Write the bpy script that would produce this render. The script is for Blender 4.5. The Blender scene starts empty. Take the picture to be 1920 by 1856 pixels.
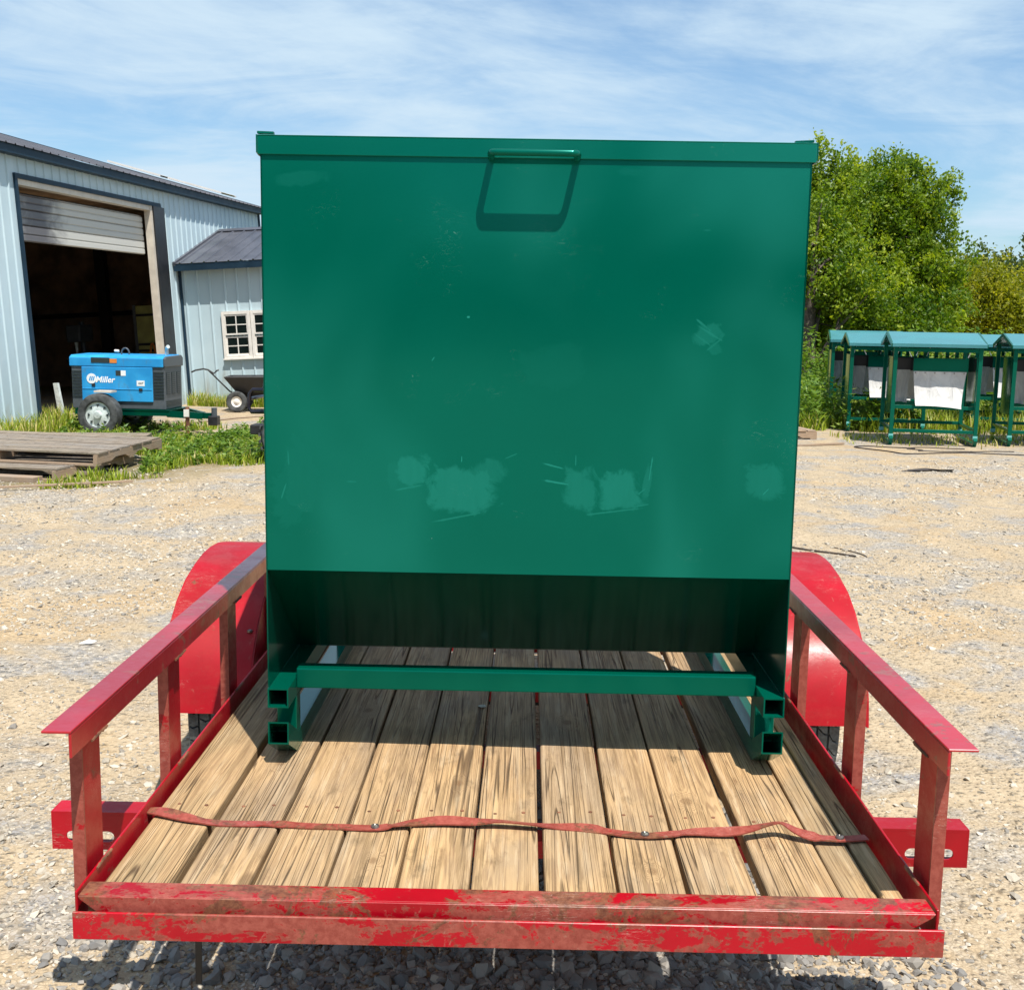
import bpy, bmesh, math, random
import numpy as np
from mathutils import Vector, Matrix
S = bpy.context.scene
COL = S.collection
R = math.radians
G = 0.55                                   # trailer frame height above the ground

# ------------------------------------------------------------------ camera
cam_d = bpy.data.cameras.new('camera'); cam = bpy.data.objects.new('camera', cam_d); COL.objects.link(cam)
rv = Vector((0.99979123, 0.01184276, 0.01665085)); uv = Vector((-0.01820328, 0.1460847, 0.9891046)); fw = Vector((-0.00928129, 0.9892012, -0.14626978))
m = Matrix.Identity(4)
for i in range(3):
    m[i][0] = rv[i]; m[i][1] = uv[i]; m[i][2] = -fw[i]
m.translation = (0.01797568, -1.98536144, 1.03971612 + G)
cam.matrix_world = m
cam_d.sensor_fit = 'HORIZONTAL'; cam_d.sensor_width = 36; cam_d.lens = 2180.725 / 1920 * 36
cam_d.clip_start = 0.05; cam_d.clip_end = 2000
S.camera = cam

# ------------------------------------------------------------------ sky, sun, exposure
SUN = Vector((0.21, -0.427, 1.0)).normalized()
world = bpy.data.worlds.new('World'); S.world = world; world.use_nodes = True
wn = world.node_tree.nodes; wl = world.node_tree.links; wn.clear()
wo = wn.new('ShaderNodeOutputWorld'); bg = wn.new('ShaderNodeBackground'); sky = wn.new('ShaderNodeTexSky')
sky.sky_type = 'NISHITA'; sky.sun_disc = False
sky.sun_elevation = math.asin(SUN.z); sky.sun_rotation = math.atan2(SUN.x, SUN.y)
sky.air_density = 1.0; sky.dust_density = 1.2; sky.ozone_density = 1.6; sky.altitude = 200
tc = wn.new('ShaderNodeTexCoord'); sep = wn.new('ShaderNodeSeparateXYZ'); wl.new(tc.outputs['Generated'], sep.inputs[0])
def wmath(op, a, b=None, c=None):
    n = wn.new('ShaderNodeMath'); n.operation = op
    for i, v in enumerate((a, b, c)):
        if v is None: continue
        if isinstance(v, (int, float)): n.inputs[i].default_value = v
        else: wl.new(v, n.inputs[i])
    return n.outputs[0]
zz = wmath('MAXIMUM', wmath('ADD', sep.outputs['Z'], 0.10), 0.02)
cx_ = wmath('DIVIDE', sep.outputs['X'], zz); cy_ = wmath('DIVIDE', sep.outputs['Y'], zz)
comb = wn.new('ShaderNodeCombineXYZ'); wl.new(cx_, comb.inputs[0]); wl.new(cy_, comb.inputs[1])
def wnoise(scale, detail, rough, dist, off, stretch):
    mp = wn.new('ShaderNodeMapping'); mp.inputs['Location'].default_value = off; mp.inputs['Scale'].default_value = stretch
    mp.inputs['Rotation'].default_value = (0, 0, R(-14))
    wl.new(comb.outputs[0], mp.inputs[0])
    n = wn.new('ShaderNodeTexNoise'); n.inputs['Scale'].default_value = scale; n.inputs['Detail'].default_value = detail
    n.inputs['Roughness'].default_value = rough; n.inputs['Distortion'].default_value = dist
    wl.new(mp.outputs[0], n.inputs['Vector']); return n.outputs['Fac']
n1 = wnoise(0.42, 9, 0.62, 0.9, (3.1, 1.7, 0), (1, 1.15, 1)); n2 = wnoise(1.6, 8, 0.62, 1.1, (7.7, 2.2, 0), (1, 1.5, 1))
cl = wmath('ADD', wmath('MULTIPLY', n1, 0.74), wmath('MULTIPLY', n2, 0.26))
rmp = wn.new('ShaderNodeMapRange'); rmp.interpolation_type = 'SMOOTHSTEP'
rmp.inputs['From Min'].default_value = 0.38; rmp.inputs['From Max'].default_value = 0.64
rmp.inputs['To Min'].default_value = 0.10; rmp.inputs['To Max'].default_value = 1.0
wl.new(cl, rmp.inputs['Value'])
mixw = wn.new('ShaderNodeMix'); mixw.data_type = 'RGBA'
wl.new(rmp.outputs[0], mixw.inputs['Factor'])
sat = wn.new('ShaderNodeMix'); sat.data_type = 'RGBA'; sat.blend_type = 'MULTIPLY'; sat.inputs['Factor'].default_value = 1.0
wl.new(sky.outputs[0], sat.inputs['A']); sat.inputs['B'].default_value = (0.80, 1.01, 1.12, 1)
wl.new(sat.outputs['Result'], mixw.inputs['A']); mixw.inputs['B'].default_value = (4.6, 5.8, 6.8, 1)
wl.new(mixw.outputs['Result'], bg.inputs[0]); bg.inputs[1].default_value = 0.105
wl.new(bg.outputs[0], wo.inputs[0])
sd = bpy.data.lights.new('sun', 'SUN'); sd.energy = 5.0; sd.angle = R(0.53); sd.color = (1.0, 0.955, 0.88)
so = bpy.data.objects.new('sun', sd); COL.objects.link(so); so.rotation_euler = SUN.to_track_quat('Z', 'Y').to_euler(); so.location = (2, -4, 12)
S.view_settings.view_transform = 'Standard'; S.view_settings.look = 'None'; S.view_settings.gamma = 1
S.view_settings.use_curve_mapping = False; S.view_settings.exposure = 0.42
try:
    S.cycles.max_bounces = 8; S.cycles.transparent_max_bounces = 8
except Exception: pass

# ------------------------------------------------------------------ object helpers
def tag(o, label=None, cat=None, group=None, kind=None):
    if label: o['label'] = label
    if cat: o['category'] = cat
    if group: o['group'] = group
    if kind: o['kind'] = kind
    return o
def thing(name, label, cat, loc=(0, 0, 0), rz=0, group=None, mat=None):
    o = bpy.data.objects.new(name, None); COL.objects.link(o); o.empty_display_size = 0.1
    if mat is not None: o.matrix_basis = mat
    else: o.location = loc; o.rotation_euler = (0, 0, rz)
    return tag(o, label, cat, group)
def wmat(o):
    mm = Matrix.Identity(4)
    while o: mm = o.matrix_basis @ mm; o = o.parent
    return mm
def copy_tree(o, parent=None):
    c = o.copy(); COL.objects.link(c); c.parent = parent
    for ch in list(o.children): copy_tree(ch, c)
    return c
class MB:
    def __init__(s, oz=0.0): s.v = []; s.f = []; s.oz = oz; s.mi = []; s.cur = 0
    def add(s, vs, fs):
        n = len(s.v); s.v += [(a[0], a[1], a[2] + s.oz) for a in vs]
        s.f += [tuple(n + i for i in f) for f in fs]; s.mi += [s.cur] * len(fs); return s
    def box(s, x0, x1, y0, y1, z0, z1):
        return s.add([(x0,y0,z0),(x1,y0,z0),(x1,y1,z0),(x0,y1,z0),(x0,y0,z1),(x1,y0,z1),(x1,y1,z1),(x0,y1,z1)],
                     [(3,2,1,0),(4,5,6,7),(0,1,5,4),(1,2,6,5),(2,3,7,6),(3,0,4,7)])
    def beam(s, p, q, w, h, up=(0, 0, 1)):
        p = Vector(p); q = Vector(q); d = (q - p).normalized(); a = d.cross(Vector(up))
        if a.length < 1e-4: a = d.cross(Vector((0, 1, 0)))
        a.normalize(); b = a.cross(d).normalized(); vs = []
        for c in (p, q):
            for sa, sb in ((-1,-1),(1,-1),(1,1),(-1,1)): vs.append(c + a*sa*w/2 + b*sb*h/2)
        return s.add(vs, [(0,1,2,3),(7,6,5,4),(1,0,4,5),(2,1,5,6),(3,2,6,7),(0,3,7,4)])
    def tube(s, pts, r, n=8, caps=True):
        pts = [Vector(p) for p in pts]; rr = r if isinstance(r, (list, tuple)) else [r]*len(pts)
        vs = []; fs = []; a = None
        for i, p in enumerate(pts):
            d = (pts[min(i+1, len(pts)-1)] - pts[max(i-1, 0)]).normalized()
            if a is None:
                a = d.cross(Vector((0, 0, 1)));
                if a.length < 1e-3: a = d.cross(Vector((0, 1, 0)))
            else: a = a - d*a.dot(d)
            a.normalize(); b = d.cross(a)
            for k in range(n):
                t = 2*math.pi*k/n; vs.append(p + (a*math.cos(t) + b*math.sin(t))*rr[i])
        for i in range(len(pts)-1):
            for k in range(n):
                k2 = (k+1) % n; fs.append((i*n+k, i*n+k2, (i+1)*n+k2, (i+1)*n+k))
        if caps: fs.append(tuple(range(n))[::-1]); fs.append(tuple((len(pts)-1)*n + k for k in range(n)))
        return s.add(vs, fs)
    def lathe(s, prof, n=32, c=(0, 0, 0), axis='X'):
        vs = []; fs = []; m_ = len(prof)
        for k in range(n):
            t = 2*math.pi*k/n
            for (a, r) in prof:
                if axis == 'X': vs.append((c[0]+a, c[1]+r*math.cos(t), c[2]+r*math.sin(t)))
                elif axis == 'Y': vs.append((c[0]+r*math.cos(t), c[1]+a, c[2]+r*math.sin(t)))
                else: vs.append((c[0]+r*math.cos(t), c[1]+r*math.sin(t), c[2]+a))
        for k in range(n):
            k2 = (k+1) % n
            for j in range(m_-1): fs.append((k*m_+j, k*m_+j+1, k2*m_+j+1, k2*m_+j))
        return s.add(vs, fs)
    def prism(s, poly, axis, a0, a1):
        # poly: 2D points; axis the extrude axis; the other two in order
        n = len(poly); vs = []
        for a in (a0, a1):
            for (u, w) in poly:
                vs.append({'X': (a, u, w), 'Y': (u, a, w), 'Z': (u, w, a)}[axis])
        fs = [tuple(range(n))[::-1], tuple(range(n, 2*n))]
        for i in range(n): j = (i+1) % n; fs.append((i, j, n+j, n+i))
        return s.add(vs, fs)
    def strip(s, poly, axis, a0, a1, t):
        # open folded sheet following poly, thickness t
        P = [Vector(p) for p in poly]; off = []
        for i in range(len(P)):
            d = (P[min(i+1, len(P)-1)] - P[max(i-1, 0)]).normalized(); off.append(P[i] + Vector((-d.y, d.x))*t)
        return s.prism([tuple(p) for p in P] + [tuple(p) for p in reversed(off)], axis, a0, a1)
    def build(s, name, mat, parent=None, bevel=0, smooth=False, local=False, seg=1):
        me = bpy.data.meshes.new(name); vs = s.v
        if parent is not None and not local:
            inv = wmat(parent).inverted(); vs = [tuple(inv @ Vector(v)) for v in vs]
        me.from_pydata([tuple(v) for v in vs], [], s.f)
        bm = bmesh.new(); bm.from_mesh(me)
        for f, mi in zip(bm.faces, s.mi): f.material_index = mi
        bmesh.ops.recalc_face_normals(bm, faces=bm.faces)
        if bevel:
            bmesh.ops.remove_doubles(bm, verts=bm.verts, dist=1e-5)
            es = [e for e in bm.edges if len(e.link_faces) == 2 and e.calc_face_angle(0) > 0.5]
            bmesh.ops.bevel(bm, geom=es, offset=bevel, segments=seg, affect='EDGES', profile=0.6)
        if smooth:
            for f in bm.faces: f.smooth = True
        bm.to_mesh(me); bm.free()
        if smooth:
            try: me.set_sharp_from_angle(angle=R(38))
            except Exception: pass
        for mt in (mat if isinstance(mat, (list, tuple)) else [mat]): me.materials.append(mt)
        o = bpy.data.objects.new(name, me); COL.objects.link(o)
        if parent: o.parent = parent
        return o
def np_mesh(name, V, F, mat, parent=None, attr=None, smooth=False):
    # V (n,3), F (m,k)
    me = bpy.data.meshes.new(name); k = F.shape[1]
    me.vertices.add(len(V)); me.vertices.foreach_set('co', V.astype(np.float32).ravel())
    me.loops.add(F.size); me.loops.foreach_set('vertex_index', F.astype(np.int32).ravel())
    me.polygons.add(len(F)); me.polygons.foreach_set('loop_start', np.arange(0, F.size, k, dtype=np.int32))
    me.polygons.foreach_set('loop_total', np.full(len(F), k, dtype=np.int32))
    me.polygons.foreach_set('use_smooth', np.full(len(F), smooth, dtype=bool))
    me.update(calc_edges=True)
    if attr is not None:
        a = me.attributes.new('tint', 'FLOAT', 'POINT'); a.data.foreach_set('value', attr.astype(np.float32))
    me.materials.append(mat)
    o = bpy.data.objects.new(name, me); COL.objects.link(o)
    if parent: o.parent = parent
    return o

# ------------------------------------------------------------------ material helpers
class NT:
    def __init__(s, name):
        s.m = bpy.data.materials.new(name); s.m.use_nodes = True; s.t = s.m.node_tree; s.n = s.t.nodes; s.l = s.t.links
        s.b = s.n['Principled BSDF']; s.tc = s.n.new('ShaderNodeTexCoord')
    def link(s, a, b): s.l.new(a, b)
    def put(s, sock, v):
        if hasattr(v, 'links'): s.l.new(v, sock)
        elif isinstance(v, (tuple, list)) and len(v) == 3 and sock.type == 'RGBA': sock.default_value = (*v, 1)
        else: sock.default_value = v
    def co(s, scale=(1, 1, 1), loc=(0, 0, 0), rot=(0, 0, 0), src='Object', rnd=0):
        mp = s.n.new('ShaderNodeMapping'); mp.inputs['Scale'].default_value = scale; mp.inputs['Rotation'].default_value = rot
        v = s.tc.outputs[src]
        if rnd:
            oi = s.n.new('ShaderNodeObjectInfo'); ad = s.n.new('ShaderNodeVectorMath'); ad.operation = 'ADD'
            sc = s.math('MULTIPLY', oi.outputs['Random'], rnd); s.l.new(v, ad.inputs[0]); s.l.new(sc, ad.inputs[1]); v = ad.outputs[0]
        s.l.new(v, mp.inputs[0]); mp.inputs['Location'].default_value = loc
        return mp.outputs[0]
    def noise(s, co, scale, detail=4, rough=0.55, dist=0.0, out='Fac'):
        n = s.n.new('ShaderNodeTexNoise'); s.l.new(co, n.inputs['Vector']); n.inputs['Scale'].default_value = scale
        n.inputs['Detail'].default_value = detail; n.inputs['Roughness'].default_value = rough; n.inputs['Distortion'].default_value = dist
        return n.outputs[out]
    def voro(s, co, scale, feature='F1', out='Distance', rand=1.0):
        n = s.n.new('ShaderNodeTexVoronoi'); n.feature = feature; s.l.new(co, n.inputs['Vector']); n.inputs['Scale'].default_value = scale
        n.inputs['Randomness'].default_value = rand
        return n.outputs[out]
    def math(s, op, a, b=0.0, c=0.0, clamp=False):
        n = s.n.new('ShaderNodeMath'); n.operation = op; n.use_clamp = clamp
        for i, v in enumerate((a, b, c)): s.put(n.inputs[i], v)
        return n.outputs[0]
    def ss(s, v, a, b, lo=0.0, hi=1.0):
        n = s.n.new('ShaderNodeMapRange'); n.interpolation_type = 'SMOOTHSTEP'; s.put(n.inputs['Value'], v)
        n.inputs['From Min'].default_value = a; n.inputs['From Max'].default_value = b
        n.inputs['To Min'].default_value = lo; n.inputs['To Max'].default_value = hi
        return n.outputs[0]
    def mix(s, f, a, b, mode='MIX'):
        n = s.n.new('ShaderNodeMix'); n.data_type = 'RGBA'; n.blend_type = mode
        s.put(n.inputs['Factor'], f); s.put(n.inputs['A'], a); s.put(n.inputs['B'], b); return n.outputs['Result']
    def xyz(s, src='Object'):
        n = s.n.new('ShaderNodeSeparateXYZ'); s.l.new(s.tc.outputs[src], n.inputs[0]); return n.outputs
    def bump(s, h, strength=0.3, dist=0.01):
        n = s.n.new('ShaderNodeBump'); n.inputs['Strength'].default_value = strength; n.inputs['Distance'].default_value = dist
        s.l.new(h, n.inputs['Height']); s.l.new(n.outputs[0], s.b.inputs['Normal'])
    def set(s, col=None, rough=None, metal=None, spec=None, coat=None, coatr=None):
        for k, v in (('Base Color', col), ('Roughness', rough), ('Metallic', metal), ('Specular IOR Level', spec), ('Coat Weight', coat), ('Coat Roughness', coatr)):
            if v is not None: s.put(s.b.inputs[k], v)
        return s.m
def simple(name, col, rough=0.5, metal=0.0, var=0.12, scale=6.0, bump=0.0, spec=0.5):
    t = NT(name); n = t.noise(t.co(rnd=20), scale, 5, 0.6)
    d = tuple(c*(1-var*1.6) for c in col); e = tuple(min(1, c*(1+var*1.6)) for c in col)
    c = t.mix(t.ss(n, 0.3, 0.7), d, e)
    if bump: t.bump(t.noise(t.co(), scale*8, 4), bump, 0.01)
    return t.set(c, t.ss(n, 0.2, 0.8, max(0, rough-0.08), min(1, rough+0.08)), metal, spec)
M = {}

def red_paint(name, wear, fade=0.5, dirt=0.3, coat=0.12, big=9):
    t = NT(name); co = t.co(rnd=7)
    n = t.noise(t.co((0.6, 1, 1.3), rnd=7), big, 10, 0.74, 0.3); n2 = t.noise(t.co((1, 1, 1), rnd=3), 2.2, 4, 0.6); fine = t.noise(co, 70, 6, 0.7)
    bright = t.mix(t.ss(n2, 0.35, 0.65), (0.29, 0.001, 0.007), (0.43, 0.002, 0.013))
    ox = t.mix(t.ss(fine, 0.35, 0.65), (0.24, 0.045, 0.032), (0.33, 0.080, 0.058))
    k = t.math('ADD', n, t.math('MULTIPLY', t.math('SUBTRACT', fine, 0.5), 0.30))
    c = t.mix(t.ss(k, 0.34+wear*0.17, 0.37+wear*0.17), ox, bright) if wear > 0 else t.mix(t.ss(n, 0.42, 0.66, fade*0.3, fade*2.2), bright, ox)
    # rust patches
    rn = t.noise(t.co((1, 1, 1), (5, 2, 1), rnd=5), 6, 9, 0.75, 0.6)
    rust = t.mix(t.ss(fine, 0.3, 0.7), (0.085, 0.030, 0.018), (0.23, 0.10, 0.05))
    c = t.mix(t.ss(rn, 0.66-dirt*0.16, 0.69-dirt*0.16, 0, 0.85), c, rust)
    # dust
    dn = t.noise(co, 26, 6, 0.7, 1.0)
    c = t.mix(t.ss(dn, 0.60, 0.72, 0, 0.35*dirt+0.08), c, (0.42, 0.30, 0.22))
    # thin scratches
    sc = t.noise(t.co((3, 38, 38), rnd=9), 3.0, 3, 0.5, 2.5); sm = t.noise(co, 5, 3)
    line = t.math('MULTIPLY', t.ss(t.math('ABSOLUTE', t.math('SUBTRACT', sc, 0.5)), 0.0, 0.012, 1, 0), t.ss(sm, 0.55, 0.65))
    c = t.mix(t.math('MULTIPLY', line, 0.6), c, (0.62, 0.42, 0.34))
    t.bump(t.math('ADD', t.math('MULTIPLY', rn, 0.5), t.math('MULTIPLY', fine, 0.25)), 0.22, 0.004)
    t.set(c, t.ss(k, 0.4, 0.6, 0.50, 0.32), 0, 0.3, coat, 0.25); return t.m
M['red_worn'] = red_paint('red_worn', 1.0, 0.5, 0.75)
M['red_mid'] = red_paint('red_mid', 0.12, 0.5, 0.05)
M['red_ox'] = red_paint('red_oxidised', 1.5, 0.9, 0.0)
M['red_rail'] = red_paint('red_rail', 0.30, 0.5, 0.08, 0.9)
M['red_fender'] = red_paint('red_fender', 0.0, 0.16, 0.30, 0.06, 5)
M['red_fender'].node_tree.nodes['Principled BSDF'].inputs['Specular IOR Level'].default_value = 0.22

# panel paint: glossy green with dusty hand wiped patches
def px2w(px, py):
    z = 0.4523 + (1068-py)*0.001222; k = (1068-py)/780.0
    xl = 502 - 13*k; sc = 0.001261 - 0.000064*k
    return (-0.583 + (px-xl)*sc, z + G)
def green_paint(name, col=(0.0, 0.105, 0.066), rough=0.16, patches=None, var=0.1):
    t = NT(name); co = t.co(); n = t.noise(co, 2.4, 4, 0.5); fine = t.noise(co, 120, 4, 0.6)
    a = tuple(c*(1-var) for c in col); b = tuple(c*(1+var) for c in col)
    c = t.mix(t.ss(n, 0.3, 0.7), a, b); r = rough
    if patches:
        nz = t.noise(t.co((1, 1, 1)), 22, 7, 0.65, 0.8); xyz = t.xyz()
        streak = t.noise(t.co((34, 1, 6), rot=(0, R(38), 0)), 1.5, 6, 0.65)
        tot = None
        for (px, py, rx, ry, ang, amt) in patches:
            wx, wz = px2w(px, py); wx -= OX
            wz -= OZ; rx *= 0.00123; ry *= 0.00123
            dx = t.math('SUBTRACT', xyz['X'], wx); dz = t.math('SUBTRACT', xyz['Z'], wz)
            ca, sa = math.cos(R(ang)), math.sin(R(ang))
            u = t.math('ADD', t.math('MULTIPLY', dx, ca/rx), t.math('MULTIPLY', dz, sa/rx))
            w = t.math('ADD', t.math('MULTIPLY', dx, -sa/ry), t.math('MULTIPLY', dz, ca/ry))
            # box-like falloff
            d = t.math('POWER', t.math('ADD', t.math('POWER', t.math('ABSOLUTE', u), 3.0), t.math('POWER', t.math('ABSOLUTE', w), 3.0)), 0.333)
            d = t.math('ADD', d, t.math('MULTIPLY', t.math('SUBTRACT', nz, 0.5), 1.7))
            mk = t.math('MULTIPLY', t.ss(d, 0.72, 1.12, 1, 0), amt)
            tot = mk if tot is None else t.math('MAXIMUM', tot, mk)
        soft_zones = t.noise(t.co((1.0, 1.0, 0.8), (1.3, 0, 0.4)), 2.1, 2, 0.5, 0.4)  # broad soft lighter zones spread at random
        tot = t.math('MULTIPLY', tot, t.ss(streak, 0.15, 0.65, 0.78, 1.0)); tot = t.math('MAXIMUM', tot, t.ss(soft_zones, 0.40, 0.70, 0, 0.26))
        c = t.mix(tot, c, (0.020, 0.250, 0.195))
        r = t.math('ADD', rough, t.math('MULTIPLY', tot, 0.32))
        # specks and hair scratches
        vz = t.voro(co, 26); sp = t.ss(vz, 0.018, 0.03, 1, 0)
        sm = t.ss(t.noise(co, 7, 2), 0.56, 0.62)
        c = t.mix(t.math('MULTIPLY', sp, t.math('MULTIPLY', sm, 0.6)), c, (0.5, 0.65, 0.6))
        sc = t.noise(t.co((9, 9, 30), rot=(0, R(25), 0)), 1.5, 2, 0.5, 2.2)
        ln = t.math('MULTIPLY', t.ss(t.math('ABSOLUTE', t.math('SUBTRACT', sc, 0.5)), 0.0, 0.0016, 1, 0), t.ss(t.noise(t.co(loc=(3, 3, 3)), 8, 2), 0.62, 0.66))
        c = t.mix(t.math('MULTIPLY', ln, 0.5), c, (0.25, 0.5, 0.42))
    nb_ = t.noise(co, 1.9, 0, 0.4); h = t.math('ADD', t.math('MULTIPLY', nb_, 13.0), t.math('MULTIPLY', fine, 0.02))
    t.bump(h, 0.14, 0.006)
    t.set(c, r, 0, 0.8, 0.0); t.put(t.b.inputs['Specular Tint'], (0.10, 0.85, 0.70)); return t.m
OX = 0.0; OZ = 0.0
PATCH = [(775, 870, 32, 30, 4, 0.384), (868, 905, 66, 46, -8, 0.372), (905, 880, 40, 26, 30, 0.217), (737, 880, 12, 30, 0, 0.186), (1090, 900, 34, 42, 3, 0.298), (1160, 902, 42, 38, 2, 0.372), (1214, 885, 9, 34, -8, 0.236), (1432, 878, 40, 34, 4, 0.26), (1325, 602, 30, 20, 24, 0.26), (1340, 630, 12, 12, 20, 0.186), (566, 880, 34, 76, 2, 0.136), (560, 330, 44, 14, 4, 0.099), (1040, 668, 60, 45, 10, 0.043), (540, 930, 30, 60, 8, 0.087), (1250, 312, 90, 8, -2, 0.087), (1038, 856, 20, 1.7, -14, 0.5), (1046, 888, 26, 1.9, -9, 0.55), (1080, 845, 1.2, 12, 0, 0.4), (1220, 862, 1.6, 26, -7, 0.45), (1204, 902, 11, 1.5, 38, 0.4), (1200, 930, 16, 1.3, 12, 0.35), (540, 850, 1.3, 14, 3, 0.4), (532, 912, 1.4, 16, -18, 0.4), (659, 893, 11, 1.5, 0, 0.35), (1436, 898, 9, 1.3, 48, 0.5), (960, 838, 12, 1.1, 24, 0.35), (866, 846, 1.0, 6, 0, 0.6), (1318, 585, 18, 2.0, -38, 0.4), (1330, 600, 26, 2.2, -30, 0.42), (1316, 612, 20, 1.8, -34, 0.36), (1338, 622, 16, 1.8, 40, 0.32), (878, 578, 3, 2, 0, 0.7), (812, 657, 5, 1.2, 55, 0.5), (1326, 412, 8, 1.4, 0, 0.3), (860, 958, 52, 2.0, 12, 0.35), (770, 902, 30, 1.8, 12, 0.4), (1150, 942, 50, 1.8, 8, 0.35)]
M['green_panel'] = green_paint('green_panel', (0.0, 0.098, 0.064), 0.19, PATCH, 0.05)
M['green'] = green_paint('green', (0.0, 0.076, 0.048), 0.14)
M['green_dark_shaded'] = green_paint('green_dark_shaded', (0.0, 0.042, 0.027), 0.14)  # feeder green darkened for hopper and side-panel shade; also plain dark green parts
M['green_cage'] = green_paint('green_cage', (0.003, 0.082, 0.050), 0.22)
M['green_roof'] = simple('green_roof', (0.055, 0.215, 0.235), 0.25, 0, 0.05, 3)
M['tube_inside'] = simple('tube_inside', (0.035, 0.028, 0.022), 0.7, 0.2, 0.3, 30)

def wood(name, light=(0.56, 0.362, 0.178), dark=(0.23, 0.125, 0.058), grey=(0.29, 0.220, 0.155), greyamt=0.6, ax='Y', sc=1.0, crack=True):
    t = NT(name)
    st = {'Y': (22, 0.45, 22), 'X': (0.45, 22, 22)}[ax]; st = tuple(a*sc for a in st)
    co = t.co(st, rnd=37)
    n = t.noise(co, 1.0, 3, 0.5, 0.6)
    ring_k = None
    if crack:
        q_ = t.xyz()
        for (kx, ky, kr) in KNOTS:
            dx = t.math('DIVIDE', t.math('SUBTRACT', q_['X'], kx), kr); dy = t.math('DIVIDE', t.math('SUBTRACT', q_['Y'], ky), kr*1.7)
            g2 = t.math('EXPONENT', t.math('MULTIPLY', t.math('ADD', t.math('MULTIPLY', dx, dx), t.math('MULTIPLY', dy, dy)), -1.0))
            ring_k = g2 if ring_k is None else t.math('ADD', ring_k, g2)
        n = t.math('ADD', n, t.math('MULTIPLY', ring_k, 0.28))
    w = t.math('SINE', t.math('MULTIPLY', n, 150.0)); ring = t.ss(w, -0.2, 0.95)
    fib = t.noise(t.co(tuple(a*6 for a in st), rnd=11), 1.0, 5, 0.7)
    low = t.noise(t.co(tuple(sc*a for a in (3.2, 1.1, 3.2)), rnd=53), 1.2, 4, 0.6, 0.4)
    fb = t.math('ADD', t.math('MULTIPLY', ring, 0.22), t.math('MULTIPLY', fib, 0.85))
    c = t.mix(t.ss(fb, 0.25, 0.95), light, dark)
    c = t.mix(t.ss(low, 0.40, 0.68, 0, greyamt), c, t.mix(fib, tuple(g*1.15 for g in grey), tuple(g*0.6 for g in grey)))
    oi = t.n.new('ShaderNodeObjectInfo')
    c = t.mix(t.math('MULTIPLY', oi.outputs['Random'], 0.22), c, tuple(g*0.75 for g in grey))
    if crack:
        px_ = t.xyz()['X']; moss = t.math('MULTIPLY', t.ss(t.math('ABSOLUTE', t.math('SUBTRACT', px_, 0.0)), 0.55, 0.78), t.ss(low, 0.35, 0.6)); c = t.mix(t.math('MULTIPLY', moss, 0.36), c, (0.17, 0.145, 0.06))
        k = t.noise(t.co(tuple(a*b for a, b in zip(st, (0.9, 0.55, 0.9))), (4, 1, 2), rnd=71), 1.0, 2, 0.5, 0.5)
        line = t.ss(t.math('ABSOLUTE', t.math('SUBTRACT', t.math('FRACT', t.math('MULTIPLY', k, 13.0)), 0.5)), 0.0, 0.10, 1, 0)
        mk = t.ss(t.noise(t.co(tuple(sc*a for a in (9, 1.6, 9)), rnd=19), 1.0, 3, 0.6), 0.40, 0.56)
        line = t.math('MULTIPLY', line, mk)
        c = t.mix(t.math('MULTIPLY', line, 0.80), c, (0.060, 0.034, 0.018))
        c = t.mix(t.ss(ring_k, 0.55, 0.95, 0, 0.6), c, (0.17, 0.09, 0.04))
        # dark stains and knots
        kn = t.voro(t.co(tuple(sc*a for a in (5.2, 2.1, 5.2)), rnd=29), 1.0)
        c = t.mix(t.ss(kn, 0.05, 0.11, 0.55, 0), c, (0.10, 0.055, 0.028))
        spn = t.noise(t.co(tuple(sc*a for a in (18, 7, 18)), rnd=33), 1.0, 6, 0.7)
        c = t.mix(t.ss(spn, 0.54, 0.72, 0, 0.62), c, (0.13, 0.085, 0.045)); st2 = t.noise(t.co(tuple(sc*a for a in (60, 3.5, 60)), rnd=61), 1.0, 4, 0.65); c = t.mix(t.ss(st2, 0.52, 0.66, 0, 0.55), c, (0.20, 0.125, 0.06)); c = t.mix(t.ss(st2, 0.46, 0.34, 0, 0.35), c, (0.60, 0.455, 0.29))
        t.bump(t.math('SUBTRACT', t.math('MULTIPLY', t.math('SUBTRACT', 1.0, fb), 0.5), t.math('MULTIPLY', line, 2.5)), 0.7, 0.004)
    else:
        t.bump(fb, 0.4, 0.004)
    t.set(c, 0.78, 0, 0.25); return t.m
KNOTS = [(0.405, 0.545, 0.022), (0.655, 0.93, 0.026), (0.555, 0.34, 0.024), (-0.12, 0.62, 0.018), (-0.40, 1.12, 0.020), (0.15, 1.05, 0.022), (-0.56, 0.72, 0.018), (0.29, 0.20, 0.016), (-0.27, 0.22, 0.015)]
M['wood'] = wood('deck_wood')
M['wood_grey'] = wood('grey_wood', (0.30, 0.25, 0.20), (0.13, 0.10, 0.075), (0.27, 0.25, 0.23), 0.8, 'X')
M['wood_pale'] = wood('pale_wood', (0.42, 0.30, 0.20), (0.22, 0.14, 0.09), (0.35, 0.3, 0.25), 0.4, 'X', 1.0, False)
M['rubber'] = simple('rubber', (0.055, 0.058, 0.058), 0.75, 0, 0.35, 14, 0.3)
M['rubber_dusty'] = simple('rubber_dusty', (0.125, 0.13, 0.125), 0.85, 0, 0.35, 25, 0.3)
M['steel'] = simple('galvanised_steel', (0.66, 0.72, 0.70), 0.42, 0.25, 0.15, 12)
M['bolt'] = simple('bolt_steel', (0.22, 0.19, 0.17), 0.4, 0.8, 0.3, 40)
M['strap'] = red_paint('red_strap', 1.6, 0.9, 0.8)
M['black'] = simple('black_plastic', (0.014, 0.014, 0.016), 0.45, 0, 0.2, 10)
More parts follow.
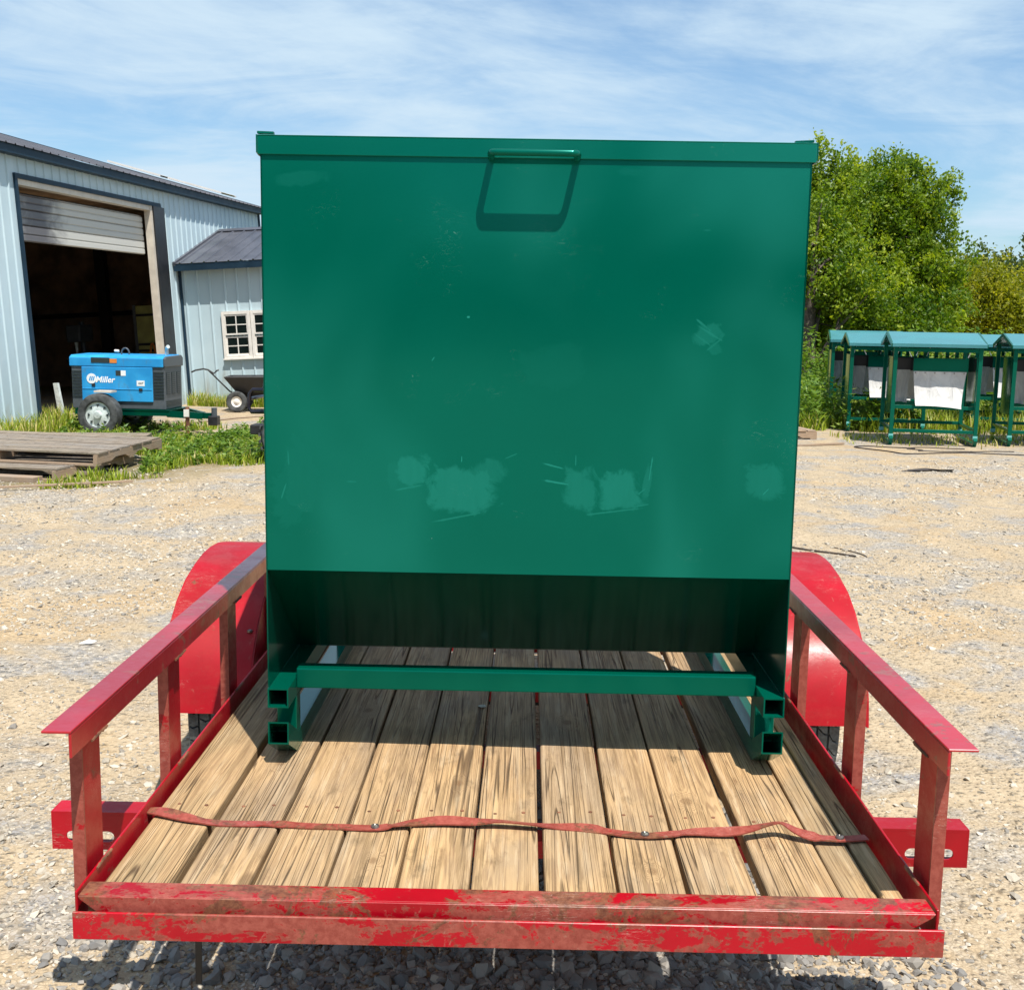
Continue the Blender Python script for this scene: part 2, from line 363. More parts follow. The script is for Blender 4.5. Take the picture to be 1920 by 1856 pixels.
M['black_gloss'] = simple('black_gloss', (0.012, 0.010, 0.016), 0.22, 0, 0.2, 5)
M['white_trim'] = simple('white_trim', (0.74, 0.70, 0.64), 0.5, 0, 0.05)
M['beige_trim'] = simple('beige_trim', (0.56, 0.50, 0.42), 0.55, 0, 0.06)
t = NT('pale_steel_siding'); sn = t.noise(t.co((1.5, 1.5, 0.35)), 3.0, 6, 0.65, 0.4); zq = t.xyz()['Z']
c = t.mix(t.ss(t.noise(t.co(rnd=20), 1.2, 4), 0.3, 0.7), (0.44, 0.555, 0.60), (0.50, 0.61, 0.65))
c = t.mix(t.ss(t.math('SUBTRACT', sn, t.math('MULTIPLY', zq, 0.22)), 0.42, 0.70, 0, 0.6), c, (0.30, 0.27, 0.20)); c = t.mix(t.ss(sn, 0.60, 0.78, 0, 0.30), c, (0.33, 0.35, 0.34))
M['siding'] = t.set(c, 0.45, 0, 0.4)
M['navy'] = simple('navy_trim', (0.010, 0.028, 0.048), 0.5, 0, 0.1, spec=0.25)
M['roof'] = simple('charcoal_roof', (0.085, 0.088, 0.105), 0.45, 0.1, 0.12, 2.0)
M['glass'] = simple('dark_glass', (0.008, 0.014, 0.013), 0.06, 0, 0.1, 2)
M['shop_dark'] = simple('shop_interior', (0.26, 0.17, 0.11), 0.9, 0, 0.35, 1.5)
M['shop_floor'] = simple('shop_floor', (0.20, 0.17, 0.14), 0.9, 0, 0.2, 2)
t = NT('blue_enamel'); bn = t.noise(t.co((1, 1, 0.4)), 7.0, 8, 0.7, 0.6)
c = t.mix(t.ss(t.noise(t.co(), 2.5, 3), 0.35, 0.65), (0.015, 0.24, 0.54), (0.03, 0.33, 0.66)); c = t.mix(t.ss(bn, 0.54, 0.70, 0, 0.5), c, (0.10, 0.13, 0.14))
M['blue'] = t.set(c, t.ss(bn, 0.4, 0.6, 0.32, 0.55), 0, 0.4)
M['grey_dark'] = simple('charcoal_enamel', (0.075, 0.085, 0.095), 0.45, 0, 0.1, 6)
M['grille'] = simple('grille_black', (0.02, 0.03, 0.03), 0.5, 0, 0.1)
M['white'] = simple('white_print', (0.80, 0.80, 0.80), 0.5, 0, 0.03)
M['teal'] = simple('teal_tape', (0.18, 0.52, 0.50), 0.5, 0, 0.08)
M['olive'] = simple('olive_panel', (0.30, 0.29, 0.09), 0.7, 0, 0.15, 4)
M['orange'] = simple('orange_cord', (0.65, 0.20, 0.03), 0.6, 0, 0.1)
M['rusty'] = simple('rusty_steel', (0.20, 0.085, 0.045), 0.8, 0.2, 0.35, 20)
M['cord'] = simple('black_cord', (0.045, 0.035, 0.030), 0.7, 0, 0.2)
M['bark'] = simple('bark', (0.085, 0.064, 0.050), 0.9, 0, 0.4, 9, 0.6)
M['canvas'] = None
t = NT('white_canvas'); co = t.co(rnd=5); n = t.noise(t.co((3, 3, 1.3), rnd=5), 2.5, 5, 0.6, 1.2)
t.bump(n, 0.8, 0.03); M['canvas'] = t.set(t.mix(t.ss(n, 0.3, 0.7), (0.48, 0.47, 0.455), (0.62, 0.61, 0.59)), 0.8, 0, 0.2)
# roller door curtain with a soot stain
t = NT('roller_door_paint'); co = t.co(); x = t.xyz()
n = t.noise(t.co((1, 1.5, 2.5)), 2.2, 7, 0.65, 0.5)
d = t.math('ABSOLUTE', t.math('SUBTRACT', x['Y'], -4.55)); d = t.math('ADD', t.math('MULTIPLY', d, 0.9), t.math('MULTIPLY', t.math('SUBTRACT', n, 0.5), 0.9))
M['door'] = t.set(t.mix(t.ss(d, 0.15, 0.85, 0.85, 0), (0.52, 0.51, 0.47), (0.05, 0.045, 0.06)), 0.5)

def leafmat(name, a, b, c_, trans=0.45, rough=0.45, base='tint'):
    t = NT(name); at = t.n.new('ShaderNodeAttribute'); at.attribute_name = 'tint'
    f = at.outputs['Fac']
    col = t.mix(t.ss(f, 0.0, 0.6), a, b); col = t.mix(t.ss(f, 0.6, 1.0), col, c_)
    t.set(col, rough, 0, 0.35)
    tr = t.n.new('ShaderNodeBsdfTranslucent'); br = t.mix(1.0, col, (1.5, 1.55, 0.7), 'MULTIPLY'); t.l.new(br, tr.inputs[0])
    mx = t.n.new('ShaderNodeMixShader'); mx.inputs[0].default_value = trans
    t.l.new(t.b.outputs[0], mx.inputs[1]); t.l.new(tr.outputs[0], mx.inputs[2])
    t.l.new(mx.outputs[0], t.n['Material Output'].inputs[0]); return t.m
M['leaf'] = leafmat('maple_leaf', (0.055, 0.122, 0.010), (0.170, 0.250, 0.013), (0.34, 0.39, 0.022))
M['leaf_yellow'] = leafmat('yellow_green_leaf', (0.11, 0.14, 0.008), (0.25, 0.26, 0.012), (0.38, 0.34, 0.02))
M['leaf_far'] = leafmat('far_leaf', (0.04, 0.075, 0.018), (0.07, 0.11, 0.025), (0.11, 0.13, 0.03))
M['grass'] = leafmat('grass_blade', (0.14, 0.21, 0.015), (0.32, 0.38, 0.03), (0.52, 0.44, 0.18), 0.35)
M['weed'] = leafmat('weed_leaf', (0.07, 0.15, 0.02), (0.15, 0.25, 0.03), (0.27, 0.33, 0.05), 0.35)

# ------------------------------------------------------------------ ground
rng = np.random.default_rng(4)
def vnoise(x, y, seed=0):
    xi = np.floor(x).astype(int); yi = np.floor(y).astype(int); fx = x-xi; fy = y-yi
    def h(a, b):
        v = np.sin(a*127.1 + b*311.7 + seed*74.7)*43758.5453; return v - np.floor(v)
    fx = fx*fx*(3-2*fx); fy = fy*fy*(3-2*fy)
    return (h(xi, yi)*(1-fx)+h(xi+1, yi)*fx)*(1-fy) + (h(xi, yi+1)*(1-fx)+h(xi+1, yi+1)*fx)*fy
def gz(x, y):
    x = np.asarray(x, float); y = np.asarray(y, float)
    z = (vnoise(x*1.3, y*1.3, 1)-0.5)*0.024 + (vnoise(x*4, y*4, 2)-0.5)*0.008
    far = np.clip((y-34)/70, 0, 1); side = np.clip((x+10)/30, 0, 1)
    return z + far*far*(3-2*far)*(0.6+2.0*side) + far*vnoise(x*0.04, y*0.04, 3)*0.6
def axis(lo, hi, step, out, outn):
    a = list(np.arange(lo, hi+1e-6, step)); s_ = step; x = hi; r_ = []
    while x < out: s_ *= outn; x += s_; r_.append(x)
    x = lo; s_ = step; l_ = []
    while x > -out: s_ *= outn; x -= s_; l_.append(x)
    return np.array(l_[::-1] + a + r_)
xs = axis(-8, 8, 0.12, 700, 1.12); ys = axis(-3, 17, 0.12, 700, 1.12)
X, Y = np.meshgrid(xs, ys, indexing='ij'); V = np.stack([X, Y, gz(X, Y)], -1).reshape(-1, 3)
ny = len(ys); I, J = np.meshgrid(np.arange(len(xs)-1), np.arange(ny-1), indexing='ij'); b0 = (I*ny+J).ravel()
F = np.stack([b0, b0+ny, b0+ny+1, b0+1], -1)
t = NT('gravel_ground'); co = t.co()
big = t.noise(co, 0.55, 5, 0.6, 0.5); med = t.noise(t.co((1, 1, 1), (4, 9, 0)), 1.7, 6, 0.62, 0.6); fine = t.noise(co, 38, 5, 0.7)
v1 = t.n.new('ShaderNodeTexVoronoi'); t.l.new(co, v1.inputs['Vector']); v1.inputs['Scale'].default_value = 46
v2 = t.n.new('ShaderNodeTexVoronoi'); t.l.new(co, v2.inputs['Vector']); v2.inputs['Scale'].default_value = 21
sx = t.n.new('ShaderNodeSeparateColor'); t.l.new(v1.outputs['Color'], sx.inputs[0])
sx2 = t.n.new('ShaderNodeSeparateColor'); t.l.new(v2.outputs['Color'], sx2.inputs[0])
stone = t.mix(sx.outputs[0], (0.22, 0.212, 0.20), (0.52, 0.47, 0.40))
stone = t.mix(t.ss(sx2.outputs[1], 0.72, 0.80, 0, 0.6), stone, (0.30, 0.30, 0.31))
dirt = t.mix(t.ss(fine, 0.3, 0.7), (0.40, 0.305, 0.195), (0.52, 0.415, 0.28))
clay = t.mix(t.ss(fine, 0.3, 0.7), (0.43, 0.30, 0.165), (0.51, 0.375, 0.22))
c = t.mix(t.ss(med, 0.46, 0.62), dirt, stone); c = t.mix(t.ss(t.noise(t.co((1, 1, 1), (2, 31, 0)), 0.9, 6, 0.65, 0.8), 0.52, 0.64, 0, 0.85), c, clay)
jd = t.voro(co, 46, 'DISTANCE_TO_EDGE'); c = t.mix(t.math('MULTIPLY', t.ss(jd, 0.02, 0.12, 0.55, 0), t.ss(med, 0.38, 0.5)), c, (0.22, 0.17, 0.11)); jd2 = t.voro(co, 95, 'DISTANCE_TO_EDGE'); c = t.mix(t.ss(jd2, 0.02, 0.14, 0.30, 0), c, (0.24, 0.18, 0.12))
y_ = t.xyz()
# vegetated soil
def blob(cx, cy, rx, ry):
    a = t.math('DIVIDE', t.math('SUBTRACT', y_['X'], cx), rx); b = t.math('DIVIDE', t.math('SUBTRACT', y_['Y'], cy), ry)
    d = t.math('SQRT', t.math('ADD', t.math('MULTIPLY', a, a), t.math('MULTIPLY', b, b)))
    return t.ss(t.math('ADD', d, t.math('MULTIPLY', t.math('SUBTRACT', med, 0.5), 0.9)), 0.8, 1.15, 1, 0)
soil = t.mix(fine, (0.11, 0.085, 0.04), (0.19, 0.16, 0.07))
for bb in ((-6.3, 11.2, 3.2, 3.2), (8.5, 19.5, 6.0, 3.0)): c = t.mix(t.math('MULTIPLY', blob(*bb), 0.8), c, soil)
field = t.mix(t.noise(t.co((0.1, 0.25, 1)), 1.2, 6), (0.15, 0.16, 0.035), (0.30, 0.25, 0.08))
c = t.mix(t.ss(t.math('ADD', y_['Y'], t.math('MULTIPLY', big, 4.0)), 22, 27), c, field)
h = t.math('ADD', t.math('MULTIPLY', t.ss(v1.outputs['Distance'], 0.0, 0.5, 1, 0), 0.55), t.math('ADD', t.math('MULTIPLY', t.ss(v2.outputs['Distance'], 0, 0.5, 1, 0), t.ss(sx2.outputs[0], 0.55, 0.7)), t.math('MULTIPLY', fine, 0.3)))
t.bump(h, 0.95, 0.018); M['ground'] = t.set(c, 0.92, 0, 0.2)
g = np_mesh('ground', V, F, M['ground'], smooth=True); tag(g, kind='structure')

# loose stones
def rocks(n, pos, size, name, mat, seed, flat=0.6):
    r_ = np.random.default_rng(seed)
    ph = (1+5**.5)/2
    ico = np.array([(-1,ph,0),(1,ph,0),(-1,-ph,0),(1,-ph,0),(0,-1,ph),(0,1,ph),(0,-1,-ph),(0,1,-ph),(ph,0,-1),(ph,0,1),(-ph,0,-1),(-ph,0,1)])/1.9
    fi = np.array([(0,11,5),(0,5,1),(0,1,7),(0,7,10),(0,10,11),(1,5,9),(5,11,4),(11,10,2),(10,7,6),(7,1,8),(3,9,4),(3,4,2),(3,2,6),(3,6,8),(3,8,9),(4,9,5),(2,4,11),(6,2,10),(8,6,7),(9,8,1)])
    base = ico[None]*(1 + r_.uniform(-0.46, 0.40, (n, 12, 1)))
    ax = np.stack([r_.uniform(0.7, 1.45, n), r_.uniform(0.6, 1.1, n), r_.uniform(0.35, 0.8, n)*flat/0.6], -1)
    base = base*ax[:, None]*size[:, None, None]
    a = r_.uniform(0, 6.283, n); ca, sa = np.cos(a)[:, None], np.sin(a)[:, None]
    bx = base[..., 0]*ca - base[..., 1]*sa; by = base[..., 0]*sa + base[..., 1]*ca
    tl = r_.normal(0, 0.25, n)[:, None]; bz = base[..., 2] + bx*tl
    V = np.stack([bx+pos[:, 0:1], by+pos[:, 1:2], bz+pos[:, 2:3]], -1).reshape(-1, 3)
    F = (fi[None] + (np.arange(n)*12)[:, None, None]).reshape(-1, 3)
    return np_mesh(name, V, F, mat, attr=np.repeat(r_.uniform(0, 1, n), 12))
t = NT('loose_stone'); at = t.n.new('ShaderNodeAttribute'); at.attribute_name = 'tint'; f_ = at.outputs['Fac']
c = t.mix(t.ss(f_, 0, 0.5), (0.20, 0.19, 0.175), (0.44, 0.39, 0.31)); c = t.mix(t.ss(f_, 0.5, 1), c, (0.60, 0.54, 0.45))
c = t.mix(t.math('MULTIPLY', t.noise(t.co(), 60, 4), 0.4), c, (0.25, 0.2, 0.15)); M['stone'] = t.set(c, 0.85, 0, 0.3)
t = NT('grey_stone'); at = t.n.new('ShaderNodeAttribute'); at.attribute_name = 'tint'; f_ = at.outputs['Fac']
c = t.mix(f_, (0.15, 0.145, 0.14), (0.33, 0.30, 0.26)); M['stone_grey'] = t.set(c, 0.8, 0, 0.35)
N = 88000
u = rng.uniform(0, 1, N*4); y = -0.6 + 13.0*u**1.35; x = rng.uniform(-1, 1, N*4)*(1.3 + 0.50*(y+2.2)); 
dens = vnoise(x*0.9, y*0.9, 9)*0.6 + vnoise(x*2.6, y*2.6, 10)*0.4
keep = (rng.uniform(0, 1, N*4) < np.clip((dens-0.30)*2.4, 0.05, 1)); keep &= ~((np.abs(x) < 0.75) & (y > 1.2) & (y < 3.0))
x, y = x[keep][:N], y[keep][:N]; n_ = len(x)
sz = np.clip(rng.lognormal(math.log(0.0050), 0.50, n_), 0.0028, 0.019)*(1+0.03*y)
o = rocks(n_, np.stack([x, y, gz(x, y)+sz*0.12], -1), sz, 'loose_gravel', M['stone'], 5)
tag(o, 'pale tan and grey loose gravel scattered over the dirt yard', 'gravel', kind='stuff')
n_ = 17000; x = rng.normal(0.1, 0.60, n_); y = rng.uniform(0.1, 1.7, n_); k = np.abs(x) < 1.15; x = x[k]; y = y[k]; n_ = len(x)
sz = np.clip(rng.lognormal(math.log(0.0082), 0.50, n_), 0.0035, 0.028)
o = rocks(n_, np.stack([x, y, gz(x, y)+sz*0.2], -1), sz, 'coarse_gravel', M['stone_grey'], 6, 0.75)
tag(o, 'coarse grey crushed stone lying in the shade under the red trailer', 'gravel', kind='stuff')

# ------------------------------------------------------------------ red trailer
TR = thing('utility_trailer', 'red flatbed utility trailer with wooden plank deck and low angle iron side rails', 'trailer')
L = 3.30
def T(): return MB(G)
for s in (-1, 1):
    W = 0.782
    a = T(); x0, x1 = sorted((s*W, s*(W+0.0055)))
    a.box(x0, x1, 0, L, -0.076, 0.0)
    a.build('side_rail', M['red_mid'], TR, 0.0012)
    a = T(); a.box(x0, x1, 0, L, 0.254, 0.2995); a.box(*sorted((s*W, s*(W+0.054))), -0.001, L, 0.2998, 0.3048)
    a.build('top_rail', M['red_rail'], TR, 0.0012)
    for i, yy in enumerate((0.092, 0.618, 1.168, 1.73, 2.30, 2.87, 3.20)):
        a = T(); xi = W+0.0165
        a.box(*sorted((s*xi, s*(xi+0.005))), yy, yy+0.086, -0.074, 0.2985); a.cur = 1; a.box(*sorted((s*(xi-0.0002), s*(xi+0.0235))), yy-0.0052, yy-0.0002, -0.074, 0.2985)
        a.build('post', [M['red_mid'], M['red_ox']], TR, 0)
for s in (-1, 1):
    for yy in (0.092, 0.618, 1.168):
        for (zz_) in (-0.001, 0.253):
            a = T(); wr_ = random.Random(int(yy*1000)+s); a.tube([(s*(0.782-0.0005+0.0015*0), yy+0.004+k*0.008, zz_+wr_.uniform(-.0012, .0012)) for k in range(11)], [0.0022+wr_.uniform(0, .0014) for _ in range(11)], 6); a.build('weld_bead', M['rusty'], TR, smooth=True)
# end beams
a = T()
a.prism([(-0.776, 0.0), (0.776, 0.0), (0.770, -0.008), (0.700, -0.052), (-0.714, -0.052), (-0.770, -0.008)], 'Y', -0.016, -0.010)
a.box(-0.776, 0.776, -0.0098, 0.042, -0.0055, -0.0003); a.build('deck_end_angle', M['red_worn'], TR, 0.001)
a = T(); a.box(-0.781, 0.788, -0.031, -0.025, -0.0755, -0.0235); a.box(-0.781, 0.788, -0.0248, 0.03, -0.0755, -0.070); a.build('end_beam', M['red_worn'], TR, 0.0012)
# crossbar with slotted light mounts
def slot_plate(mb, x0, x1, z0, z1, sx0, sx1, sz, r, y0, y1):
    n = 8; inner = []
    for k in range(n+1): an = -math.pi/2 + math.pi*k/n; inner.append((sx1-r + r*math.cos(an), sz + r*math.sin(an)))
    for k in range(n+1): an = math.pi/2 + math.pi*k/n; inner.append((sx0+r + r*math.cos(an), sz + r*math.sin(an)))
    outer = []; cx, cz = (sx0+sx1)/2, sz
    for (px, pz) in inner:
        dx, dz = px-cx, pz-cz; t_ = 1e9
        if dx > 1e-9: t_ = min(t_, (x1-cx)/dx)
        if dx < -1e-9: t_ = min(t_, (x0-cx)/dx)
        if dz > 1e-9: t_ = min(t_, (z1-cz)/dz)
        if dz < -1e-9: t_ = min(t_, (z0-cz)/dz)
        outer.append((cx+dx*t_, cz+dz*t_))
    # snap nearest outer vertices on the corners
    for c_ in ((x0, z0), (x1, z0), (x0, z1), (x1, z1)):
        j = min(range(len(outer)), key=lambda i: (outer[i][0]-c_[0])**2 + (outer[i][1]-c_[1])**2); outer[j] = c_
    m_ = len(inner); vs = []
    for yy in (y0, y1): vs += [(p[0], yy, p[1]) for p in outer] + [(p[0], yy, p[1]) for p in inner]
    fs = []
    for i in range(m_):
        j = (i+1) % m_
        fs += [(i, j, m_+j, m_+i), (2*m_+i, 3*m_+i, 3*m_+j, 2*m_+j), (m_+i, m_+j, 3*m_+j, 3*m_+i), (i, 2*m_+i, 2*m_+j, j)]
    mb.add(vs, fs)
for s in (-1, 1):
    a = T(); X0, X1 = sorted((s*0.79, s*1.002)); S0, S1 = sorted((s*0.868, s*0.974))
    slot_plate(a, X0, X1, -0.124, -0.0425, S0, S1, -0.094, 0.0125, 0.428, 0.433)
    a.box(X0, X1, 0.428, 0.488, -0.0423, -0.037); a.box(X0, X1, 0.4332, 0.470, -0.124, -0.119)
    a.box(*sorted((s*1.0022, s*1.0055)), 0.428, 0.488, -0.124, -0.037)
    a.build('light_mount_channel', M['red_mid'], TR, 0.0)
a = T(); a.box(-0.789, 0.789, 0.4285, 0.487, -0.1235, -0.0835); a.build('crossmember', M['red_mid'], TR)
for yy in (0.95, 1.5, 2.05, 2.6, 3.15):
    a = T(); a.box(-0.78, 0.78, yy, yy+0.05, -0.125, -0.0765); a.build('crossmember', M['red_mid'], TR)
a = T(); a.box(-0.78, 0.78, L-0.006, L, -0.076, 0.3); a.build('front_panel', M['red_mid'], TR)
a = T(); a.beam((-0.7, L, -0.1), (0, L+1.15, -0.1), 0.05, 0.076); a.beam((0.7, L, -0.1), (0, L+1.15, -0.1), 0.05, 0.076)
a.beam((0, L+1.05, -0.1), (0, L+1.35, -0.1), 0.07, 0.07); a.build('tongue', M['red_mid'], TR)
a = T(); a.tube([(0, L+0.95, -G+0.01), (0, L+0.95, 0.1)], 0.03, 10); a.build('tongue_jack', M['steel'], TR)
# planks
edges = [(-0.768, -0.640), (-0.624, -0.4915), (-0.485, -0.3505), (-0.344, -0.2135), (-0.2065, -0.072), (-0.0655, 0.064), (0.0755, 0.2125), (0.2195, 0.347), (0.3545, 0.484), (0.506, 0.645), (0.650, 0.718), (0.7215, 0.762)]
pr = random.Random(8)
for i, (xa, xb) in enumerate(edges):
    n = 14; y0 = 0.018 + pr.uniform(-0.004, 0.012); ysl = [y0 + (L-0.04-y0)*k/n for k in range(n+1)]
    zt = -0.034 + pr.uniform(-0.003, 0.003) - (0.004 if i > 8 else 0); tilt = pr.uniform(-0.0015, 0.0015); r_ = 0.0045
    mb = T(); vs = []; fs = []; ph_ = pr.uniform(0, 6)
    for k, yy in enumerate(ysl):
        wob = 0.0018*math.sin(yy*2.1+ph_); zc = zt + 0.0018*math.sin(yy*1.3+ph_*2); xa_ = xa+wob+pr.uniform(-.0006, .0006); xb_ = xb+wob+pr.uniform(-.0006, .0006)
        for (px, pz) in ((xa_, -0.038), (xa_, -r_), (xa_+r_*0.4, -r_*0.35), (xa_+r_*1.3, 0), (xb_-r_*1.3, 0), (xb_-r_*0.4, -r_*0.35), (xb_, -r_), (xb_, -0.038)):
            vs.append((px, yy, zc+pz + tilt*(px-(xa+xb)/2)/0.07))
    for k in range(n):
        for j in range(8): j2 = (j+1) % 8; fs.append((k*8+j, k*8+j2, (k+1)*8+j2, (k+1)*8+j))
    fs.append(tuple(range(8))); fs.append(tuple(n*8+j for j in range(8))[::-1])
    mb.add(vs, fs); o = mb.build('plank', M['wood'], TR)
    if xb-xa > 0.1:
        for (sx_, sy_) in ((xa+0.03, 0.075), (xb-0.03, 0.082), (xa+0.035, 0.458), (xb-0.032, 0.462)):
            a = T(); a.lathe([(0.0, 0.0), (0.0008, 0.003), (0.0005, 0.0042), (-0.002, 0.0045)], 8, (sx_, sy_+pr.uniform(-.008, .008), zt+0.0006+0.0018*math.sin(sy_*1.3+ph_*2)), 'Z'); a.build('screw', M['rusty'], o, smooth=True)
# flat steel strap bolted across the deck
sp = [(-0.784,0.405,0.012),(-0.74,0.392,0.014),(-0.69,0.375,0.010),(-0.629,0.366,0.002),(-0.56,0.364,0.002),(-0.504,0.364,0.004),(-0.42,0.361,0.001),(-0.356,0.362,0.0),(-0.286,0.360,0.0),(-0.25,0.368,0.003),(-0.209,0.375,0.008),
      (-0.14,0.383,0.013),(-0.073,0.384,0.010),(-0.02,0.386,0.012),(0.05,0.383,0.007),(0.11,0.379,0.004),(0.167,0.374,0.004),(0.23,0.360,0.001),(0.287,0.350,0.0),(0.34,0.356,0.002),(0.393,0.364,0.006),(0.46,0.364,0.008),(0.507,0.366,0.014),(0.55,0.374,0.024),(0.583,0.380,0.027),(0.615,0.366,0.012),(0.651,0.355,0.004),(0.701,0.354,0.0),(0.762,0.362,0.001)]
a = T(); vs = []; fs = []; nseg = 96
def cr(pts, t_):
    n = len(pts)-1; x = t_*n; i = min(int(x), n-1); f = x-i
    p = [Vector(pts[max(0, min(n, i+k))]) for k in (-1, 0, 1, 2)]
    return 0.5*((2*p[1]) + (p[2]-p[0])*f + (2*p[0]-5*p[1]+4*p[2]-p[3])*f*f + (3*p[1]-p[0]-3*p[2]+p[3])*f**3)
for k in range(nseg+1):
    p = cr(sp, k/nseg); d = (cr(sp, min(1, (k+1)/nseg)) - cr(sp, max(0, (k-1)/nseg))).normalized(); nrm = Vector((-d.y, d.x, 0)).normalized()
    tw = 0.004*math.sin(k*0.37); hw = 0.0125
    zb = -0.031 + p.z*0.8
    for sg, dz in ((-1, 0), (1, 0), (1, 0.003), (-1, 0.003)): vs.append((p.x+nrm.x*sg*hw, p.y+nrm.y*sg*hw, zb+dz+sg*tw*(1 if p.z > 0.003 else 0)))
for k in range(nseg):
    for j in range(4): j2 = (j+1) % 4; fs.append((k*4+j, k*4+j2, (k+1)*4+j2, (k+1)*4+j))
fs += [(0, 1, 2, 3), tuple(nseg*4+j for j in (3, 2, 1, 0))]
a.add(vs, fs); stp = a.build('deck_strap', M['strap'], TR)
for (bx, by) in ((-0.284, 0.362), (0.290, 0.352), (0.703, 0.356)):
    a = T(); a.lathe([(0.0, 0.0), (0.0045, 0.004), (0.003, 0.0085), (-0.0005, 0.0095)], 12, (bx, by, -0.0265), 'Z'); a.build('bolt', M['bolt'], stp, smooth=True)
# fenders and wheels
FC = 2.12
prof = [(1.490,-0.180),(1.505,-0.10),(1.545,-0.01),(1.61,0.065),(1.70,0.13),(1.80,0.177),(1.92,0.207),(2.03,0.224),(2.12,0.228)]
prof = prof + [(2*FC-p[0], p[1]) for p in reversed(prof[:-1])]
for s in (-1, 1):
    fe = T(); fe.strip(prof, 'X', *sorted((s*0.822, s*1.098)), -0.003)
    fo = fe.build('fender', M['red_fender'], TR, 0)
    for p_ in fo.data.polygons: p_.use_smooth = True
    try: fo.data.set_sharp_from_angle(angle=R(35))
    except Exception: pass
    a = T(); a.strip([(y_, z_-0.003) for (y_, z_) in prof], 'X', *sorted((s*1.0983, s*1.104)), -0.028); a.build('fender_lip', M['red_fender'], fo)
    a = T(); a.prism([(y_, z_-0.0035) for (y_, z_) in prof], 'X', *sorted((s*0.818, s*0.8215))); a.build('fender_side', M['red_mid'], fo)
    for (by_, bz_) in ((1.60, 0.056), (1.86, 0.186), (2.12, 0.2265)):
        a = T(); a.lathe([(0.0, 0.0), (0.004, 0.004), (0.002, 0.009), (-0.004, 0.009)], 10, (s*0.842, by_, bz_+0.002), 'Z'); a.build('bolt', M['bolt'], fo, smooth=True)
    # wheel
    wo_ = T(); cx = s*0.935; cz = -0.21
    tp = [(-0.075, 0.19), (-0.098, 0.215), (-0.105, 0.26), (-0.098, 0.305), (-0.082, 0.325), (-0.05, 0.3325), (0, 0.3335), (0.05, 0.3325), (0.082, 0.325), (0.098, 0.305), (0.105, 0.26), (0.098, 0.215), (0.075, 0.19)]
    wo_.lathe(tp, 56, (cx, FC-0.26, cz), 'X'); ty = wo_.build('tyre', M['rubber'], TR, smooth=True)
    a = T(); nb = 44
    for row in range(5):
        xc = (row-2)*0.036; hw = 0.0145
        for k in range(nb):
            t0 = 2*math.pi*(k + (0.5 if row % 2 else 0) )/nb; dt = 2*math.pi/nb*0.86; vs = []
            for rr in (0.329, 0.3415):
                for (fx, ft) in ((-1, 0.0), (0.0, 0.16), (1, 0.0), (1, 1.0), (0.0, 1.16), (-1, 1.0)):
                    an = t0 + dt*(ft-0.5) + 0.035*(row-2)*fx*0.3 + fx*0.02; r2 = rr - abs(row-2)*0.0022
                    zig = 0.0055*math.sin(k*math.pi + ft*math.pi)
                    vs.append((cx+xc+hw*fx+zig, FC-0.26+r2*math.cos(an), cz+r2*math.sin(an)))
            a.add(vs, [(0,1,2,3,4,5)[::-1], (6,7,8,9,10,11), (0,1,7,6), (1,2,8,7), (2,3,9,8), (3,4,10,9), (4,5,11,10), (5,0,6,11)])
    tr_ = a.build('tread', M['rubber_dusty'], ty); tag(tr_, kind='stuff')
    a = T(); a.lathe([(s*0.02, 0.001), (s*0.03, 0.08), (s*0.0, 0.12), (s*0.06, 0.17), (s*0.075, 0.19), (-s*0.075, 0.19)], 32, (cx, FC-0.26, cz), 'X'); a.build('rim', M['steel'], TR, smooth=True)
a = T(); a.box(-0.85, 0.85, FC-0.28, FC-0.24, -0.25, -0.20); a.build('axle', M['black'], TR)
# small things on the trailer
hs = MB(G); hs.prism([(-0.6585, -0.36), (-0.645, -0.36), (-0.640, -0.077), (-0.654, -0.077)], 'Y', 0.30, 0.303)
tag(hs.build('hanging_strap', M['black']), 'short black strap hanging down behind the end beam on the left', 'strap')
pb = MB(); pb.lathe([(0, 0.0), (0.004, 0.008), (0.002, 0.012), (-0.002, 0.0)], 7, (-0.086, 1.17, -0.031+G), 'Z')
tag(pb.build('pebble', simple('pale_pebble', (0.5, 0.46, 0.36), 0.8)), 'small pale flat pebble lying on the deck boards in the feeder shade', 'pebble')

# ------------------------------------------------------------------ green feeder on the deck
XL, XR, YF, YB = -0.586, 0.653, 0.7085, 1.34
XM = (XL+XR)/2
FD = thing('livestock_feeder', 'tall glossy green steel hog feeder with lift handle standing on the trailer deck', 'feeder', (XM, 1.0, -0.034+G))
# object coordinates of parts are relative to the feeder empty; rebuild the panel paint for that origin
OX = XM; OZ = -0.034+G
M['green_panel'] = green_paint('green_panel_marked', (0.0, 0.088, 0.058), 0.14, PATCH, 0.05)
def Fb(): return MB(G)
a = Fb(); a.box(XL+0.0025, XR-0.0025, YF, YF+0.003, 0.452, 1.425); a.build('front_panel', M['green_panel'], FD)
a = Fb(); a.strip([(YF+0.0005, 0.4515), (1.09, 0.163), (1.10, 0.158)], 'X', XL+0.003, XR-0.003, 0.003); a.build('hopper_floor', M['green_dark_shaded'], FD)
a = Fb(); a.strip([(1.14, 0.163), (YB-0.001, 0.5)], 'X', XL+0.003, XR-0.003, 0.003); a.build('hopper_floor', M['green_dark_shaded'], FD)
a = Fb(); a.box(XL+0.0025, XR-0.0025, YB-0.003, YB, 0.5, 1.425); a.build('back_panel', M['green'], FD)
